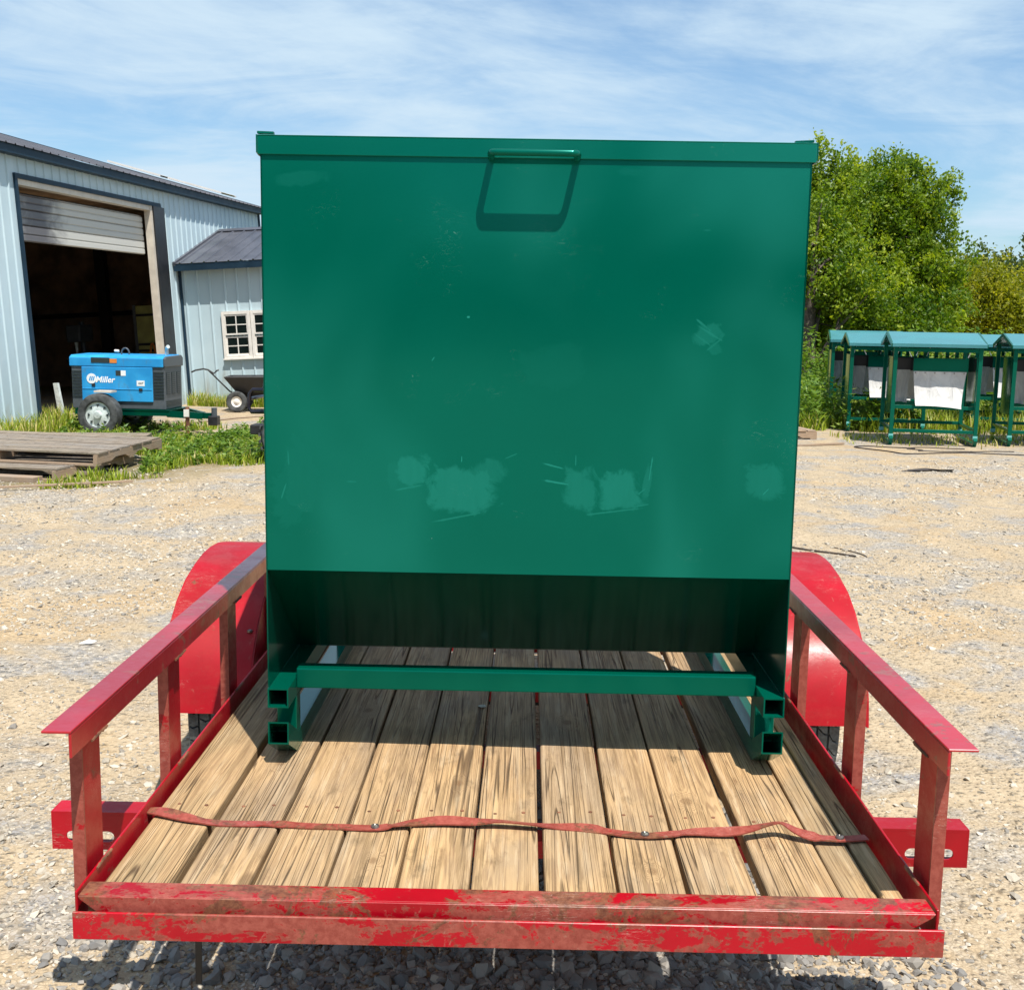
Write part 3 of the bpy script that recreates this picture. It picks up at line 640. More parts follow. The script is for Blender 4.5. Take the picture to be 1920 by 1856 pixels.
for x0 in (XL, XR-0.0024):
    a = Fb(); a.prism([(YF-0.0015, 0.1645), (YF-0.0015, 1.425), (YB+0.0015, 1.425), (YB+0.0015, 0.1645)], 'X', x0-0.0005, x0+0.0024); a.build('side_panel', M['green_dark_shaded'], FD)
# lid: front strip, thin top sheet and side flanges
a = Fb(); a.box(XL-0.006, XR+0.008, YF-0.0055, YF-0.0025, 1.4045, 1.4445); a.box(XL-0.006, XR+0.008, YF-0.0055, YB+0.01, 1.4447, 1.4475)
ld = a.build('lid', M['green_panel'], FD, 0.0012)
for x0 in (XL-0.0095, XR+0.0085):
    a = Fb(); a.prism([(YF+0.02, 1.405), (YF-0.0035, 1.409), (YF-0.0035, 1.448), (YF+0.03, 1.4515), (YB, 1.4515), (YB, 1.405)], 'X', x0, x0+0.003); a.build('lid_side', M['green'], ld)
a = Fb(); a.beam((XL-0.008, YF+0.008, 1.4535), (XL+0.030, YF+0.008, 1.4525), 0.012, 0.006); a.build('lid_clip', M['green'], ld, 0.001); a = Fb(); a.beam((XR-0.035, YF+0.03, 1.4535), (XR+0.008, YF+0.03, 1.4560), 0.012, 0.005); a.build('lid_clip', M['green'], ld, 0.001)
# handle
hp = []; yh, zh = 0.6465, 1.409
for (x_, y_, z_) in ((-0.066, YF-0.004, 1.4055), (-0.066, yh+0.014, 1.4075)): hp.append((x_, y_, z_))
for k in range(1, 6): an = k/5*math.pi/2; hp.append((-0.066+0.014*(1-math.cos(an)), yh+0.014-0.014*math.sin(an), zh))
for k in range(0, 6): an = k/5*math.pi/2; hp.append((0.126-0.014+0.014*math.sin(an), yh+0.014-0.014*math.cos(an), zh))
hp += [(0.126, yh+0.02, 1.4075), (0.126, YF-0.004, 1.4055)]
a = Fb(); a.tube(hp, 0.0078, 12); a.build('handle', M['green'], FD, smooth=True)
# skid frame
def sq_sweep(mb, path, x0, x1, h, t_):
    n = len(path); vs = []; fs = []; up = []
    for i, (y_, z_) in enumerate(path):
        # mitred vertical half height
        ds = []
        if i > 0: ds.append(math.atan2(z_-path[i-1][1], y_-path[i-1][0]))
        if i < n-1: ds.append(math.atan2(path[i+1][1]-z_, path[i+1][0]-y_))
        a_ = sum(ds)/len(ds)
        if i in (0, n-1): up.append((0.0, 1.0, 1/math.cos(a_)))
        else: up.append((-math.sin(a_), math.cos(a_), 1/max(0.5, math.cos((ds[0]-ds[-1])/2))))
    for (hh, xa, xb) in ((h/2, x0, x1), (h/2-t_, x0+t_, x1-t_)):
        for (y_, z_), (uy, uz, k_) in zip(path, up):
            d = hh*k_
            vs += [(xa, y_-uy*d, z_-uz*d), (xb, y_-uy*d, z_-uz*d), (xb, y_+uy*d, z_+uz*d), (xa, y_+uy*d, z_+uz*d)]
    for i in range(n-1):
        for j in range(4):
            j2 = (j+1) % 4; fs.append((i*4+j, i*4+j2, (i+1)*4+j2, (i+1)*4+j))
            b_ = n*4; fs.append((b_+i*4+j, b_+(i+1)*4+j, b_+(i+1)*4+j2, b_+i*4+j2))
    mb.add(vs, fs); nf = len(mb.f)
    for e in (0, n-1):
        b_ = n*4
        mb.add([vs[e*4+j] for j in range(4)] + [vs[b_+e*4+j] for j in range(4)], [(j, (j+1) % 4, 4+(j+1) % 4, 4+j) for j in range(4)])
YE = 1.80
for (xa, xb) in ((XL-0.0002, XL+0.050), (XR-0.050, XR+0.0002)):
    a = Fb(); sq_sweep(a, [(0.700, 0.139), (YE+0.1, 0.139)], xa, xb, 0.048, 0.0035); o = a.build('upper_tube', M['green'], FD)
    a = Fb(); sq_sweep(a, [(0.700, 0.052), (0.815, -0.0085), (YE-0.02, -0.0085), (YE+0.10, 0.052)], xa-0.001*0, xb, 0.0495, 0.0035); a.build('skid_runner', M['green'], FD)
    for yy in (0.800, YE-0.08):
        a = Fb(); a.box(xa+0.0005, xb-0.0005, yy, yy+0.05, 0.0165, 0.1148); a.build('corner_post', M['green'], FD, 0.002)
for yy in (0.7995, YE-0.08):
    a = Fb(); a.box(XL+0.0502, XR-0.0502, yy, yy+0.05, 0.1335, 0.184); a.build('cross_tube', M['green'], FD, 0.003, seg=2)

#PART2
# ------------------------------------------------------------------ workshop (local frame: x right, y away along the wall, z up)
BM = Matrix(((0.99162438, 0.11388623, -0.06091805, -6.184), (-0.11438353, 0.99342541, -0.00472806, 19.504), (0.05997908, 0.01165648, 0.99813157, 0.0), (0, 0, 0, 1)))
WK = thing('workshop', 'pale blue steel workshop with charcoal roof and half raised roller door', 'building', mat=BM)
def siding(parent, axis, a0, a1, z0, z1, off, sgn, mat='siding', pitch=0.2286, top=None, name='wall_panel', inset=(0, 0)):
    # sheets about 0.91 m wide, each with raised ribs; axis 'Y': wall lies in x=off and faces sgn*x; axis 'X': wall in y=off faces sgn*y
    x = a0
    while x < a1 - 1e-3:
        xe = min(a1, x + pitch*4); mb = MB(); seg = [(x, 0)]; p = x + pitch*0.5
        while p < xe - 0.03:
            seg += [(p-0.020, 0), (p-0.010, 0.019), (p+0.010, 0.019), (p+0.020, 0)]; p += pitch
        seg.append((xe, 0)); vs = []
        for (q, d) in seg:
            zt = top(q) if top else z1
            for zz_ in (z0, zt):
                vs.append((off+sgn*d, q, zz_) if axis == 'Y' else (q, off+sgn*d, zz_))
        n = len(seg); fs = [(2*i, 2*i+2, 2*i+3, 2*i+1) for i in range(n-1)]
        m0 = len(vs)
        for (q, d) in (seg[0], seg[-1]):
            zt = top(q) if top else z1
            for zz_ in (z0, zt): vs.append((off-sgn*0.03, q, zz_) if axis == 'Y' else (q, off-sgn*0.03, zz_))
        fs += [(m0, m0+1, m0+3, m0+2), (0, 1, m0+1, m0), (2*n-2, m0+2, m0+3, 2*n-1)]
        mb.add(vs, fs); mb.build(name, M[mat], parent, local=True); x = xe
siding(WK, 'Y', -9.9, -5.26, -0.9, 3.80, 0, 1); siding(WK, 'Y', -0.50, 4.55, -0.9, 3.80, 0, 1)
siding(WK, 'Y', -5.26, -0.50, 3.56, 3.80, 0, 1)
def lb(name, mat, parent, *boxes, bevel=0, local=True):
    a = MB()
    for b in boxes: a.box(*b)
    return a.build(name, M[mat], parent, bevel, local=local)
lb('door_trim', 'navy', WK, (0.0, 0.035, -5.30, -0.60, 3.50, 3.565))
lb('door_trim', 'navy', WK, (0.0, 0.035, -5.30, -5.24, -0.9, 3.499))
lb('door_trim', 'black', WK, (0.0, 0.045, -0.93, -0.49, -0.9, 3.499))
lb('door_frame', 'beige_trim', WK, (-0.12, 0.01, -5.24, -1.005, 3.42, 3.4985))
lb('door_frame', 'beige_trim', WK, (-0.10, 0.02, -1.005, -0.935, -0.9, 3.4985))
# roller door, five slats
for k, (z0, z1) in enumerate(((2.68, 2.90), (2.903, 3.12), (3.123, 3.32))):
    a = MB(); a.strip([(-0.17, z0), (-0.145, z0+0.015), (-0.145, z0+0.085), (-0.160, z0+0.10), (-0.145, z0+0.115), (-0.145, z1-0.012), (-0.165, z1)], 'Y', -5.23, -1.01, 0.01)
    # prism on Y takes (x,z)
    a.build('door_slat', M['door'], WK, local=True)
a = MB(); a.strip([(-0.50, 3.42), (-0.30, 3.37), (-0.165, 3.325)], 'Y', -5.23, -1.01, 0.01); a.build('door_slat', M['door'], WK, local=True)
# eave, roof sheets, far rake, ridge
lb('gutter', 'navy', WK, (0.0, 0.14, -9.9, 4.62, 3.79, 3.905))
x = -9.9
while x < 4.6:
    xe = min(4.62, x+0.9144); a = MB(); seg = [(x, 0)]; p = x + 0.1143
    while p < xe-0.03: seg += [(p-0.02, 0), (p-0.01, 0.02), (p+0.01, 0.02), (p+0.02, 0)]; p += 0.2286
    seg.append((xe, 0)); vs = []
    for (q, d) in seg:
        for (xx, zz_) in ((0.17, 3.905), (-7.0, 6.25), (-14.0, 3.905)): vs.append((xx, q, zz_+d))
    n = len(seg); fs = []
    for i in range(n-1): fs += [(3*i, 3*i+3, 3*i+4, 3*i+1), (3*i+1, 3*i+4, 3*i+5, 3*i+2)]
    a.add(vs, fs); a.build('roof_panel', M['roof'], WK, local=True); x = xe
a = MB(); a.beam((0.17, 4.63, 3.87), (-7.0, 4.63, 6.22), 0.03, 0.12, (0, 0, 1)); a.build('rake_trim', M['navy'], WK, local=True)
lb('corner_trim', 'navy', WK, (-0.06, 0.03, 4.55, 4.61, -0.9, 3.789))
siding(WK, 'X', -14, 0.0, -0.9, 3.8, 4.58, 1, top=lambda q: min(3.85 + (q if q > -7 else -14-q)*-0.3275, 6.2))
siding(WK, 'X', -14, 0.0, -0.9, 3.8, -9.9, -1, top=lambda q: min(3.85 + (q if q > -7 else -14-q)*-0.3275, 6.2))
siding(WK, 'Y', -9.9, 4.6, -0.9, 3.8, -14.0, -1)
# inside: floor, plywood back wall, posts, shelf
lb('shop_floor', 'shop_floor', WK, (-13.9, -0.3, -9.8, 4.5, -0.9, -0.02))
lb('inner_wall', 'shop_dark', WK, (-13.95, -8.0, -9.8, 4.5, -0.1, 4.6)); lb('inner_wall', 'shop_dark', WK, (-13.8, -0.25, 4.3, 4.5, -0.1, 3.8))
lb('inner_wall', 'shop_dark', WK, (-8.0, -0.33, -9.8, -9.7, -0.1, 3.8)); lb('ceiling_liner', 'shop_dark', WK, (-13.9, -0.52, -9.8, 4.5, 3.6, 3.7))
for px_, py_ in ((-3.2, 3.2), (-5.4, 0.2)):
    lb('shop_post', 'black', WK, (px_, px_+0.2, py_, py_+0.2, -0.02, 3.6))
lb('shop_girt', 'black', WK, (-13.0, -0.4, 4.18, 4.29, 1.75, 1.85))
# roof mounted frames near the far rake
SP = thing('solar_panel', 'thin white edged solar panel lying low on the workshop roof, nearer the ridge', 'solar panel', mat=BM @ Matrix.Translation((-2.25, 3.85, 4.70)), group='solar panels on the workshop roof')
def solar(root):
    sl = math.atan(0.3275); ca, sa = math.cos(sl), math.sin(sl)
    def pt(u, v, w): return (u*ca + w*sa, v, -u*sa + w*ca)
    a = MB(); vs = [pt(u, v, w) for w in (0.06, 0.09) for (u, v) in ((-0.58, -0.4), (0.58, -0.4), (0.58, 0.4), (-0.58, 0.4))]
    a.add(vs, [(3,2,1,0),(4,5,6,7),(0,1,5,4),(1,2,6,5),(2,3,7,6),(3,0,4,7)]); a.build('cell_sheet', M['glass'], root, local=True)
    for v in (-0.42, 0.42):
        a = MB(); a.beam(pt(-0.60, v, 0.08), pt(0.60, v, 0.08), 0.03, 0.035); a.build('frame', M['white_trim'], root, local=True)
solar(SP)
c = copy_tree(SP); c.matrix_basis = BM @ Matrix.Translation((-0.95, 3.85, 4.275)); c['label'] = 'thin white edged solar panel on the workshop roof, the one closest to the gutter'
# ------------------------------------------------------------------ annex with window
AX = thing('lean_annex', 'small pale steel annex with charcoal gable roof and white window beside the workshop', 'building', mat=BM)
AW = 4.4
# front wall round the window opening 0.76..1.86 x 0.82..1.64
siding(AX, 'X', 0.0, 0.74, -0.9, 2.43, 0, -1); siding(AX, 'X', 1.88, AW, -0.9, 2.43, 0, -1)
siding(AX, 'X', 0.74, 1.88, 1.66, 2.43, 0, -1); siding(AX, 'X', 0.74, 1.88, -0.9, 0.79, 0, -1)
def gtop(q): return 2.5 + (q if q < 2.1 else 4.2-q)*0.36
siding(AX, 'Y', 0.0, 4.2, -0.9, 2.5, AW, 1, top=gtop)
lb('corner_trim', 'navy', AX, (0.02, 0.055, -0.045, 0.01, -0.9, 2.425)); lb('corner_trim', 'navy', AX, (AW-0.04, AW+0.03, -0.045, 0.01, -0.9, 2.425))
lb('fascia', 'navy', AX, (0.02, AW+0.25, -0.24, -0.20, 2.41, 2.535)); lb('soffit', 'navy', AX, (0.02, AW+0.2, -0.20, 0.0, 2.44, 2.46))
x = 0.03
while x < AW+0.2:
    xe = min(AW+0.25, x+0.9144); a = MB(); seg = [(x, 0)]; p = x+0.1143
    while p < xe-0.03: seg += [(p-0.02, 0), (p-0.01, 0.02), (p+0.01, 0.02), (p+0.02, 0)]; p += 0.2286
    seg.append((xe, 0)); vs = []
    for (q, d) in seg:
        for (yy, zz_) in ((-0.25, 2.54), (2.1, 3.27), (4.4, 2.54)): vs.append((q, yy, zz_+d))
    n = len(seg); fs = []
    for i in range(n-1): fs += [(3*i, 3*i+3, 3*i+4, 3*i+1), (3*i+1, 3*i+4, 3*i+5, 3*i+2)]
    a.add(vs, fs); a.build('roof_panel', M['roof'], AX, local=True); x = xe
a = MB(); a.strip([(1.97, 3.245), (2.1, 3.30), (2.23, 3.245)], 'X', 0.03, AW+0.26, 0.012); a.build('ridge_cap', M['roof'], AX, local=True)
a = MB(); a.beam((0.035, -0.25, 2.535), (0.035, 2.1, 3.265), 0.05, 0.07); a.build('rake_trim', M['roof'], AX, local=True)
for wx in (0.76, 1.31):
    wd = 0.54
    fr = lb('window', 'white_trim', AX, (wx, wx+0.055, -0.05, 0.02, 0.80, 1.655), (wx+wd-0.055, wx+wd, -0.05, 0.02, 0.80, 1.655), (wx+0.055, wx+wd-0.055, -0.05, 0.02, 1.60, 1.655), (wx+0.055, wx+wd-0.055, -0.055, 0.02, 0.80, 0.86), bevel=0.003)
    lb('sill', 'white_trim', fr, (wx-0.01, wx+wd+0.0, -0.075, -0.05, 0.785, 0.81))
    for (z0, z1, yy) in ((0.865, 1.20, 0.0), (1.235, 1.595, -0.02)):
        xa, xb = wx+0.056, wx+wd-0.056
        lb('sash', 'white_trim', fr, (xa, xb, yy-0.02, yy, z0-0.004, z0+0.025), (xa, xb, yy-0.02, yy, z1-0.022, z1+0.004), (xa, xa+0.02, yy-0.02, yy, z0+0.025, z1-0.022), (xb-0.02, xb, yy-0.02, yy, z0+0.025, z1-0.022))
        mx_, mz = (xa+xb)/2, (z0+z1)/2
        lb('muntin', 'white_trim', fr, (mx_-0.009, mx_+0.009, yy-0.018, yy-0.004, z0+0.025, z1-0.022)); lb('muntin', 'white_trim', fr, (xa+0.02, xb-0.02, yy-0.017, yy-0.003, mz-0.009, mz+0.009))
        for (pa, pb_) in ((xa+0.02, mx_-0.009), (mx_+0.009, xb-0.02)):
            for (qa, qb) in ((z0+0.025, mz-0.009), (mz+0.009, z1-0.022)): lb('pane', 'glass', fr, (pa, pb_, yy-0.010, yy-0.006, qa, qb))
# things inside the workshop doorway
OD = thing('inner_door', 'olive yellow panelled door standing ajar inside the workshop', 'door', mat=BM @ Matrix.Translation((-1.35, 1.0, 0.0)))
lb('door_leaf', 'olive', OD, (0, 0.42, 0, 0.04, 0.0, 1.86)); lb('door_edge', 'grey_dark', OD, (-0.06, -0.002, -0.01, 0.05, 0.0, 1.88))
for zz_ in (1.66, 1.10, 0.98): lb('cross_rail', 'black', OD, (0.01, 0.40, -0.025, -0.001, zz_, zz_+0.045))
a = MB()
for k in range(3): a.tube([(0.30+0.012*k+0.05*math.cos(t_), -0.06-0.01*k, 0.88+0.26*math.sin(t_)) for t_ in np.linspace(0, 2*math.pi, 17)], 0.012, 6)
oc = a.build('cord_coil', M['orange'], None, local=True); oc.matrix_basis = OD.matrix_basis.copy(); tag(oc, 'coiled orange cord hanging on the olive door in the workshop', 'cord')
DP = thing('drill_press', 'dark tall drill press standing in the shade inside the workshop', 'machine', mat=BM @ Matrix.Translation((-3.0, 1.9, 0.0)))
lb('base', 'grey_dark', DP, (-0.2, 0.2, -0.2, 0.2, -0.02, 0.08), bevel=0.01)
a = MB(); a.tube([(0, 0.1, 0.08), (0, 0.1, 1.62)], 0.05, 10); a.build('column', M['grey_dark'], DP, local=True)
lb('head', 'grey_dark', DP, (-0.15, 0.15, -0.3, 0.28, 1.22, 1.56), bevel=0.03); lb('table', 'grey_dark', DP, (-0.2, 0.2, -0.3, 0.04, 0.85, 0.89), bevel=0.01)
a = MB(); a.tube([(0, -0.18, 1.22), (0, -0.18, 1.0)], [0.04, 0.02], 8); a.build('chuck', M['steel'], DP, local=True)
BN = thing('work_bench', 'dark steel work bench in the shade behind the blue generator', 'bench', mat=BM @ Matrix.Translation((-3.4, -1.5, 0.0)))
lb('top', 'grey_dark', BN, (-0.5, 0.5, -1.0, 1.0, 0.88, 0.93))
for (qx, qy) in ((-0.45, -0.95), (0.4, -0.95), (-0.45, 0.9), (0.4, 0.9)): lb('leg', 'grey_dark', BN, (qx, qx+0.05, qy, qy+0.05, -0.02, 0.88))
for i, (qx, qy, h_) in enumerate(((-0.85, -4.25, 1.05), (-0.75, -3.35, 0.62))):
    a = MB(); a.prism([(qx, -0.02), (qx+0.09, -0.02), (qx+0.02, h_), (qx-0.05, h_)], 'Y', qy, qy+0.06)
    o = a.build('steel_offcut', M['grey_dark'] if i == 0 else M['steel'], None, local=True); o.matrix_basis = BM.copy()
    tag(o, ('tall grey steel offcut leaning just inside the workshop door' if i == 0 else 'short pale steel offcut leaning left of the blue generator'), 'offcut')

# ------------------------------------------------------------------ small green trailer and blue generator
ang = math.atan2(-1.05, 1.42)
GO = (-5.485, 14.125, 0.0)
GT = thing('generator_trailer', 'small dark green single axle trailer carrying the blue generator', 'trailer', GO, R(-4))
fzb = 0.34
lb('frame_rail', 'green_dark_shaded', GT, (-0.60, 0.72, -0.36, -0.31, fzb-0.08, fzb-0.01)); lb('frame_rail', 'green_dark_shaded', GT, (-0.60, 0.72, 0.31, 0.36, fzb-0.08, fzb-0.01))
lb('deck_plate', 'green_dark_shaded', GT, (-0.60, 0.72, -0.37, 0.37, fzb-0.009, fzb+0.002))
for s in (-1, 1):
    a = MB(); a.beam((0.68, s*0.33, fzb-0.05), (1.06, s*0.04, fzb-0.09), 0.05, 0.09); a.build('tongue_arm', M['green_dark_shaded'], GT, local=True)
a = MB(); a.beam((0.98, 0, fzb-0.09), (1.18, 0, fzb-0.09), 0.07, 0.08); a.build('coupler', M['green_dark_shaded'], GT, local=True)
lb('receiver_block', 'black', GT, (1.15, 1.28, -0.07, 0.07, fzb-0.22, fzb-0.09), bevel=0.01)
a = MB(); a.tube([(1.22, 0, fzb-0.10), (1.22, 0, fzb+0.02)], 0.04, 10); a.build('coupler_pin', M['grey_dark'], GT, local=True)
a = MB(); a.tube([(0.92, -0.22, 0.02), (0.92, -0.22, fzb+0.04)], 0.028, 10); a.build('jack_leg', M['rusty'], GT, local=True)
lb('jack_bracket', 'white_trim', GT, (0.885, 0.955, -0.27, -0.249, fzb-0.09, fzb+0.01))
lb('axle', 'black', GT, (-0.19, -0.13, -0.5, 0.5, 0.24, 0.30))
for s in (-1, 1):
    a = MB(); cy = s*0.56
    a.lathe([(-0.075, 0.17), (-0.095, 0.19), (-0.100, 0.24), (-0.085, 0.275), (-0.05, 0.285), (0, 0.287), (0.05, 0.285), (0.085, 0.275), (0.100, 0.24), (0.095, 0.19), (0.075, 0.17)], 40, (-0.16, cy, 0.28), 'Y')
    ty = a.build('tyre', M['rubber'], GT, smooth=True, local=True)
    a = MB(); a.lathe([(s*0.095, 0.196), (s*0.085, 0.185), (s*0.06, 0.175), (s*0.055, 0.15), (s*0.07, 0.10), (s*0.07, 0.06), (s*0.10, 0.045), (s*0.105, 0.001)], 32, (-0.16, cy, 0.28), 'Y')
    rm = a.build('rim', M['steel'], ty, smooth=True, local=True)
    for k in range(8):
        t0 = 2*math.pi*k/8; a = MB(); r1, r2 = 0.108, 0.142; pts = [(r1, t0), (r2, t0-0.14), (r2, t0+0.14)]
        a.prism([(-0.16+r*math.cos(q), 0.28+r*math.sin(q)) for r, q in pts], 'Y', *sorted((cy+s*0.058, cy+s*0.0735))); a.build('vent', M['grille'], ty, local=True)
lb('wheel_step', 'beige_trim', GT, (-0.22, 0.02, -0.60, -0.42, 0.575, 0.60))
GE = thing('generator', 'bright blue and charcoal welder generator standing on the small green trailer', 'generator', (GO[0], GO[1], fzb+0.003), R(-4))
gx0, gx1, gy0, gy1, H_ = -0.66, 0.66, -0.33, 0.33, 0.72
lb('casing', 'grey_dark', GE, (gx0+0.01, gx1-0.01, gy0+0.01, gy1-0.01, 0.0, H_-0.14), bevel=0.008)
a = MB(); a.prism([(gy0-0.01, H_-0.15), (gy0-0.01, H_-0.03), (gy0+0.05, H_), (gy1-0.05, H_+0.012), (gy1+0.01, H_-0.03), (gy1+0.01, H_-0.15)], 'X', gx0-0.01, gx1-0.02); a.build('hood', M['blue'], GE, 0.008, local=True)
a = MB(); a.prism([(gy0-0.006, H_-0.145), (gy0-0.006, H_-0.03), (gy0+0.05, H_-0.004), (gy1-0.05, H_+0.006), (gy1+0.006, H_-0.03), (gy1+0.006, H_-0.145)], 'X', gx1-0.019, gx1+0.012); a.build('hood_end', M['grey_dark'], GE, 0.008, local=True)
lb('access_door', 'blue', GE, (gx0+0.16, gx1-0.17, gy0-0.012, gy0+0.009, 0.10, H_-0.155), bevel=0.006)
lb('door_crease', 'blue', GE, (gx0+0.17, gx1-0.18, gy0-0.018, gy0-0.0125, 0.262, 0.275), bevel=0.002)
for (xa, xb) in ((gx0+0.02, gx0+0.15), (gx1-0.16, gx1-0.02)):
    for k in range(9):
        z_ = 0.16 + k*0.042; lb('louvre', 'grille', GE, (xa, xb, gy0-0.004, gy0+0.0095, z_, z_+0.014))
for k in range(3):
    ya = gy0+0.07+k*0.19; ve = lb('end_grille', 'grille', GE, (gx1-0.0095, gx1-0.002, ya, ya+0.13, 0.20, 0.50))
    for j in range(11): lb('grille_bar', 'grey_dark', ve, (gx1-0.0018, gx1+0.004, ya, ya+0.13, 0.215+j*0.026, 0.223+j*0.026))
for j in range(3): lb('louvre', 'grille', GE, (gx1-0.0095, gx1-0.002, gy0+0.06, gy1-0.06, 0.04+j*0.03, 0.055+j*0.03))
a = MB(); a.tube([(-0.02+0.055*math.cos(t_), 0, H_+0.02+0.075*math.sin(t_)) for t_ in np.linspace(-0.3, math.pi+0.3, 10)], 0.011, 6); a.build('lifting_eye', M['grey_dark'], GE, smooth=True, local=True)
a = MB(); a.tube([(0.56, 0.02, H_-0.01), (0.56, 0.02, H_+0.08), (0.57, 0.0, H_+0.11), (0.60, -0.03, H_+0.125)], [0.026, 0.026, 0.026, 0.026], 10); a.build('exhaust', M['steel'], GE, smooth=True, local=True)
a = MB(); a.tube([(-0.17, 0.0, H_+0.055), (-0.11, 0, H_+0.05)], 0.018, 8); a.build('filler_cap', M['white_trim'], GE, local=True)
for (xa, za) in ((gx0+0.30, 0.30), (gx1-0.36, 0.245)): lb('latch', 'black', GE, (xa, xa+0.05, gy0-0.024, gy0-0.0125, za, za+0.04), bevel=0.003)
for (xa, xb, za, zb, mt) in ((-0.02, 0.05, 0.45, 0.52, 'grille'), (0.052, 0.12, 0.45, 0.52, 'white'), (0.27, 0.38, 0.315, 0.39, 'white')):
    lb('decal', mt, GE, (xa, xb, gy0-0.0145, gy0-0.0122, za, zb))
lb('decal_dark_box', 'grille', GE, (-0.36, -0.10, gy0-0.016, gy0-0.0105, H_-0.10, H_-0.03)).name = 'warning_label'  # dark label block on the hood front, beside the orange one
lb('warning_label', 'orange', GE, (-0.098, 0.0, gy0-0.016, gy0-0.0105, H_-0.10, H_-0.045))
# round badge with three slanted bars, and the word
a = MB(); a.lathe([(-0.0165, 0.0005), (-0.0165, 0.068), (-0.0125, 0.068)], 28, (-0.36, gy0, 0.405), 'Y'); bd = a.build('badge', M['white'], GE, local=True)
for k in range(3):
    a = MB(); x_ = -0.398+k*0.026; a.prism([(x_, 0.378), (x_+0.016, 0.378), (x_+0.034, 0.435), (x_+0.018, 0.435)], 'Y', gy0-0.0185, gy0-0.0168); a.build('badge_bar', M['blue'], bd, local=True)
def text_mesh(name, body, size, mat, parent, loc, rot, ext=0.001, scale=(1, 1, 1)):
    cu = bpy.data.curves.new(name, 'FONT'); cu.body = body; cu.size = size; cu.extrude = ext; cu.align_x = 'CENTER'; cu.align_y = 'CENTER'; cu.offset = size*0.018; cu.resolution_u = 3; cu.shear = 0.25
    to = bpy.data.objects.new(name+'_src', cu); COL.objects.link(to); dg = bpy.context.evaluated_depsgraph_get()
    me = bpy.data.meshes.new_from_object(to.evaluated_get(dg)); bpy.data.objects.remove(to)
    me.name = name; me.materials.clear(); me.materials.append(mat); o = bpy.data.objects.new(name, me); COL.objects.link(o); o.parent = parent
    o.location = loc; o.rotation_euler = rot; o.scale = scale; return o
text_mesh('lettering', 'Miller', 0.115, M['white'], GE, (-0.175, gy0-0.014, 0.390), (R(90), 0, 0))
text_mesh('lettering', 'CAT', 0.034, M['grille'], GE, (0.325, gy0-0.0165, 0.352), (R(90), 0, 0), 0.0005)

# ------------------------------------------------------------------ pallets and boards on the left
def pallet(name, label, loc, rz, w, d, h, nb, wmat_, group=None, seed=1, tilt=(0, 0)):
    r_ = random.Random(seed); p = thing(name, label, 'pallet', loc, rz, group); p.rotation_euler = (tilt[0], tilt[1], rz)
    for k in range(3):
        yy = -d/2 + k*(d-0.04)/2; a = MB()
        a.prism([(-w/2, 0.02), (-w/2, h-0.02), (w/2, h-0.02), (w/2, 0.02), (w*0.3, 0.02), (w*0.24, 0.05), (w*0.1, 0.05), (w*0.05, 0.02), (-w*0.05, 0.02), (-w*0.1, 0.05), (-w*0.24, 0.05), (-w*0.3, 0.02)], 'Y', yy, yy+0.04)
        a.build('stringer', M['wood_pale'], p, local=True)
    bw = w/nb
    for k in range(nb):
        x0 = -w/2+k*bw; a = MB(); e = r_.uniform(-.012, .012); z_ = h-0.0195+r_.uniform(0, .004)
        a.box(x0+bw*0.08, x0+bw*0.92, -d/2+e, d/2+e, z_, z_+0.019); a.build('board', M[wmat_], p, 0.002, local=True)
    for k in range(3):
        x0 = -w/2+k*(w-0.1)/2; a = MB(); a.box(x0, x0+0.1, -d/2, d/2, 0.0, 0.0195); a.build('bottom_board', M['wood_pale'], p, local=True)
    return p
# long boards run left-right: turn the pallet so its boards lie along x
P1 = pallet('wood_pallet', 'weathered grey plank pallet lying low in the grass at the left', (-5.20, 10.35, 0.13), R(90-4), 1.7, 2.1, 0.13, 6, 'wood_grey', seed=3, tilt=(R(1.0), 0))
P2 = pallet('wood_pallet', 'dark old pallet crushed underneath the grey plank pallet', (-5.3, 10.0, 0.0), R(90-10), 1.5, 1.9, 0.12, 5, 'wood_grey', seed=5)
def board(name, label, p, q, w, h, mat, z=0.0):
    a = MB(); a.beam((0, 0, h/2), (q[0]-p[0], q[1]-p[1], h/2), w, h); o = a.build(name, M[mat], None, 0.002, local=True); o.location = (p[0], p[1], z); return tag(o, label, 'board')
board('loose_board', 'pale short board end lying flat below the pallets at the left edge', (-5.6, 9.25), (-4.65, 9.05), 0.16, 0.05, 'wood_pale', 0.0)
board('loose_board', 'wide dark board half buried in grass in front of the pallets', (-5.7, 9.55), (-4.25, 9.55), 0.20, 0.04, 'wood_grey', 0.02)
board('loose_board', 'wide grey board with broken end lying behind the plank pallet', (-5.9, 11.75), (-4.5, 11.95), 0.34, 0.05, 'wood_grey', 0.14)
board('loose_board', 'red brown beam lying in the grass by the workshop wall', (-7.1, 12.2), (-6.2, 12.1), 0.10, 0.09, 'rusty', 0.02)
board('loose_board', 'thin yellow stick lying across the grass edge before the pallets', (-4.9, 8.3), (-3.7, 8.95), 0.03, 0.02, 'wood_pale', 0.03)
board('loose_board', 'thin pale stick lying on gravel beside the small pallet at right', (3.72, 13.75), (4.46, 14.15), 0.035, 0.025, 'wood_pale', 0.0)
P3 = pallet('wood_pallet', 'small pale wooden pallet lying on the gravel beside the green weeds', (3.62, 15.1, 0.0), R(12), 1.1, 0.85, 0.13, 7, 'wood_pale', seed=9)

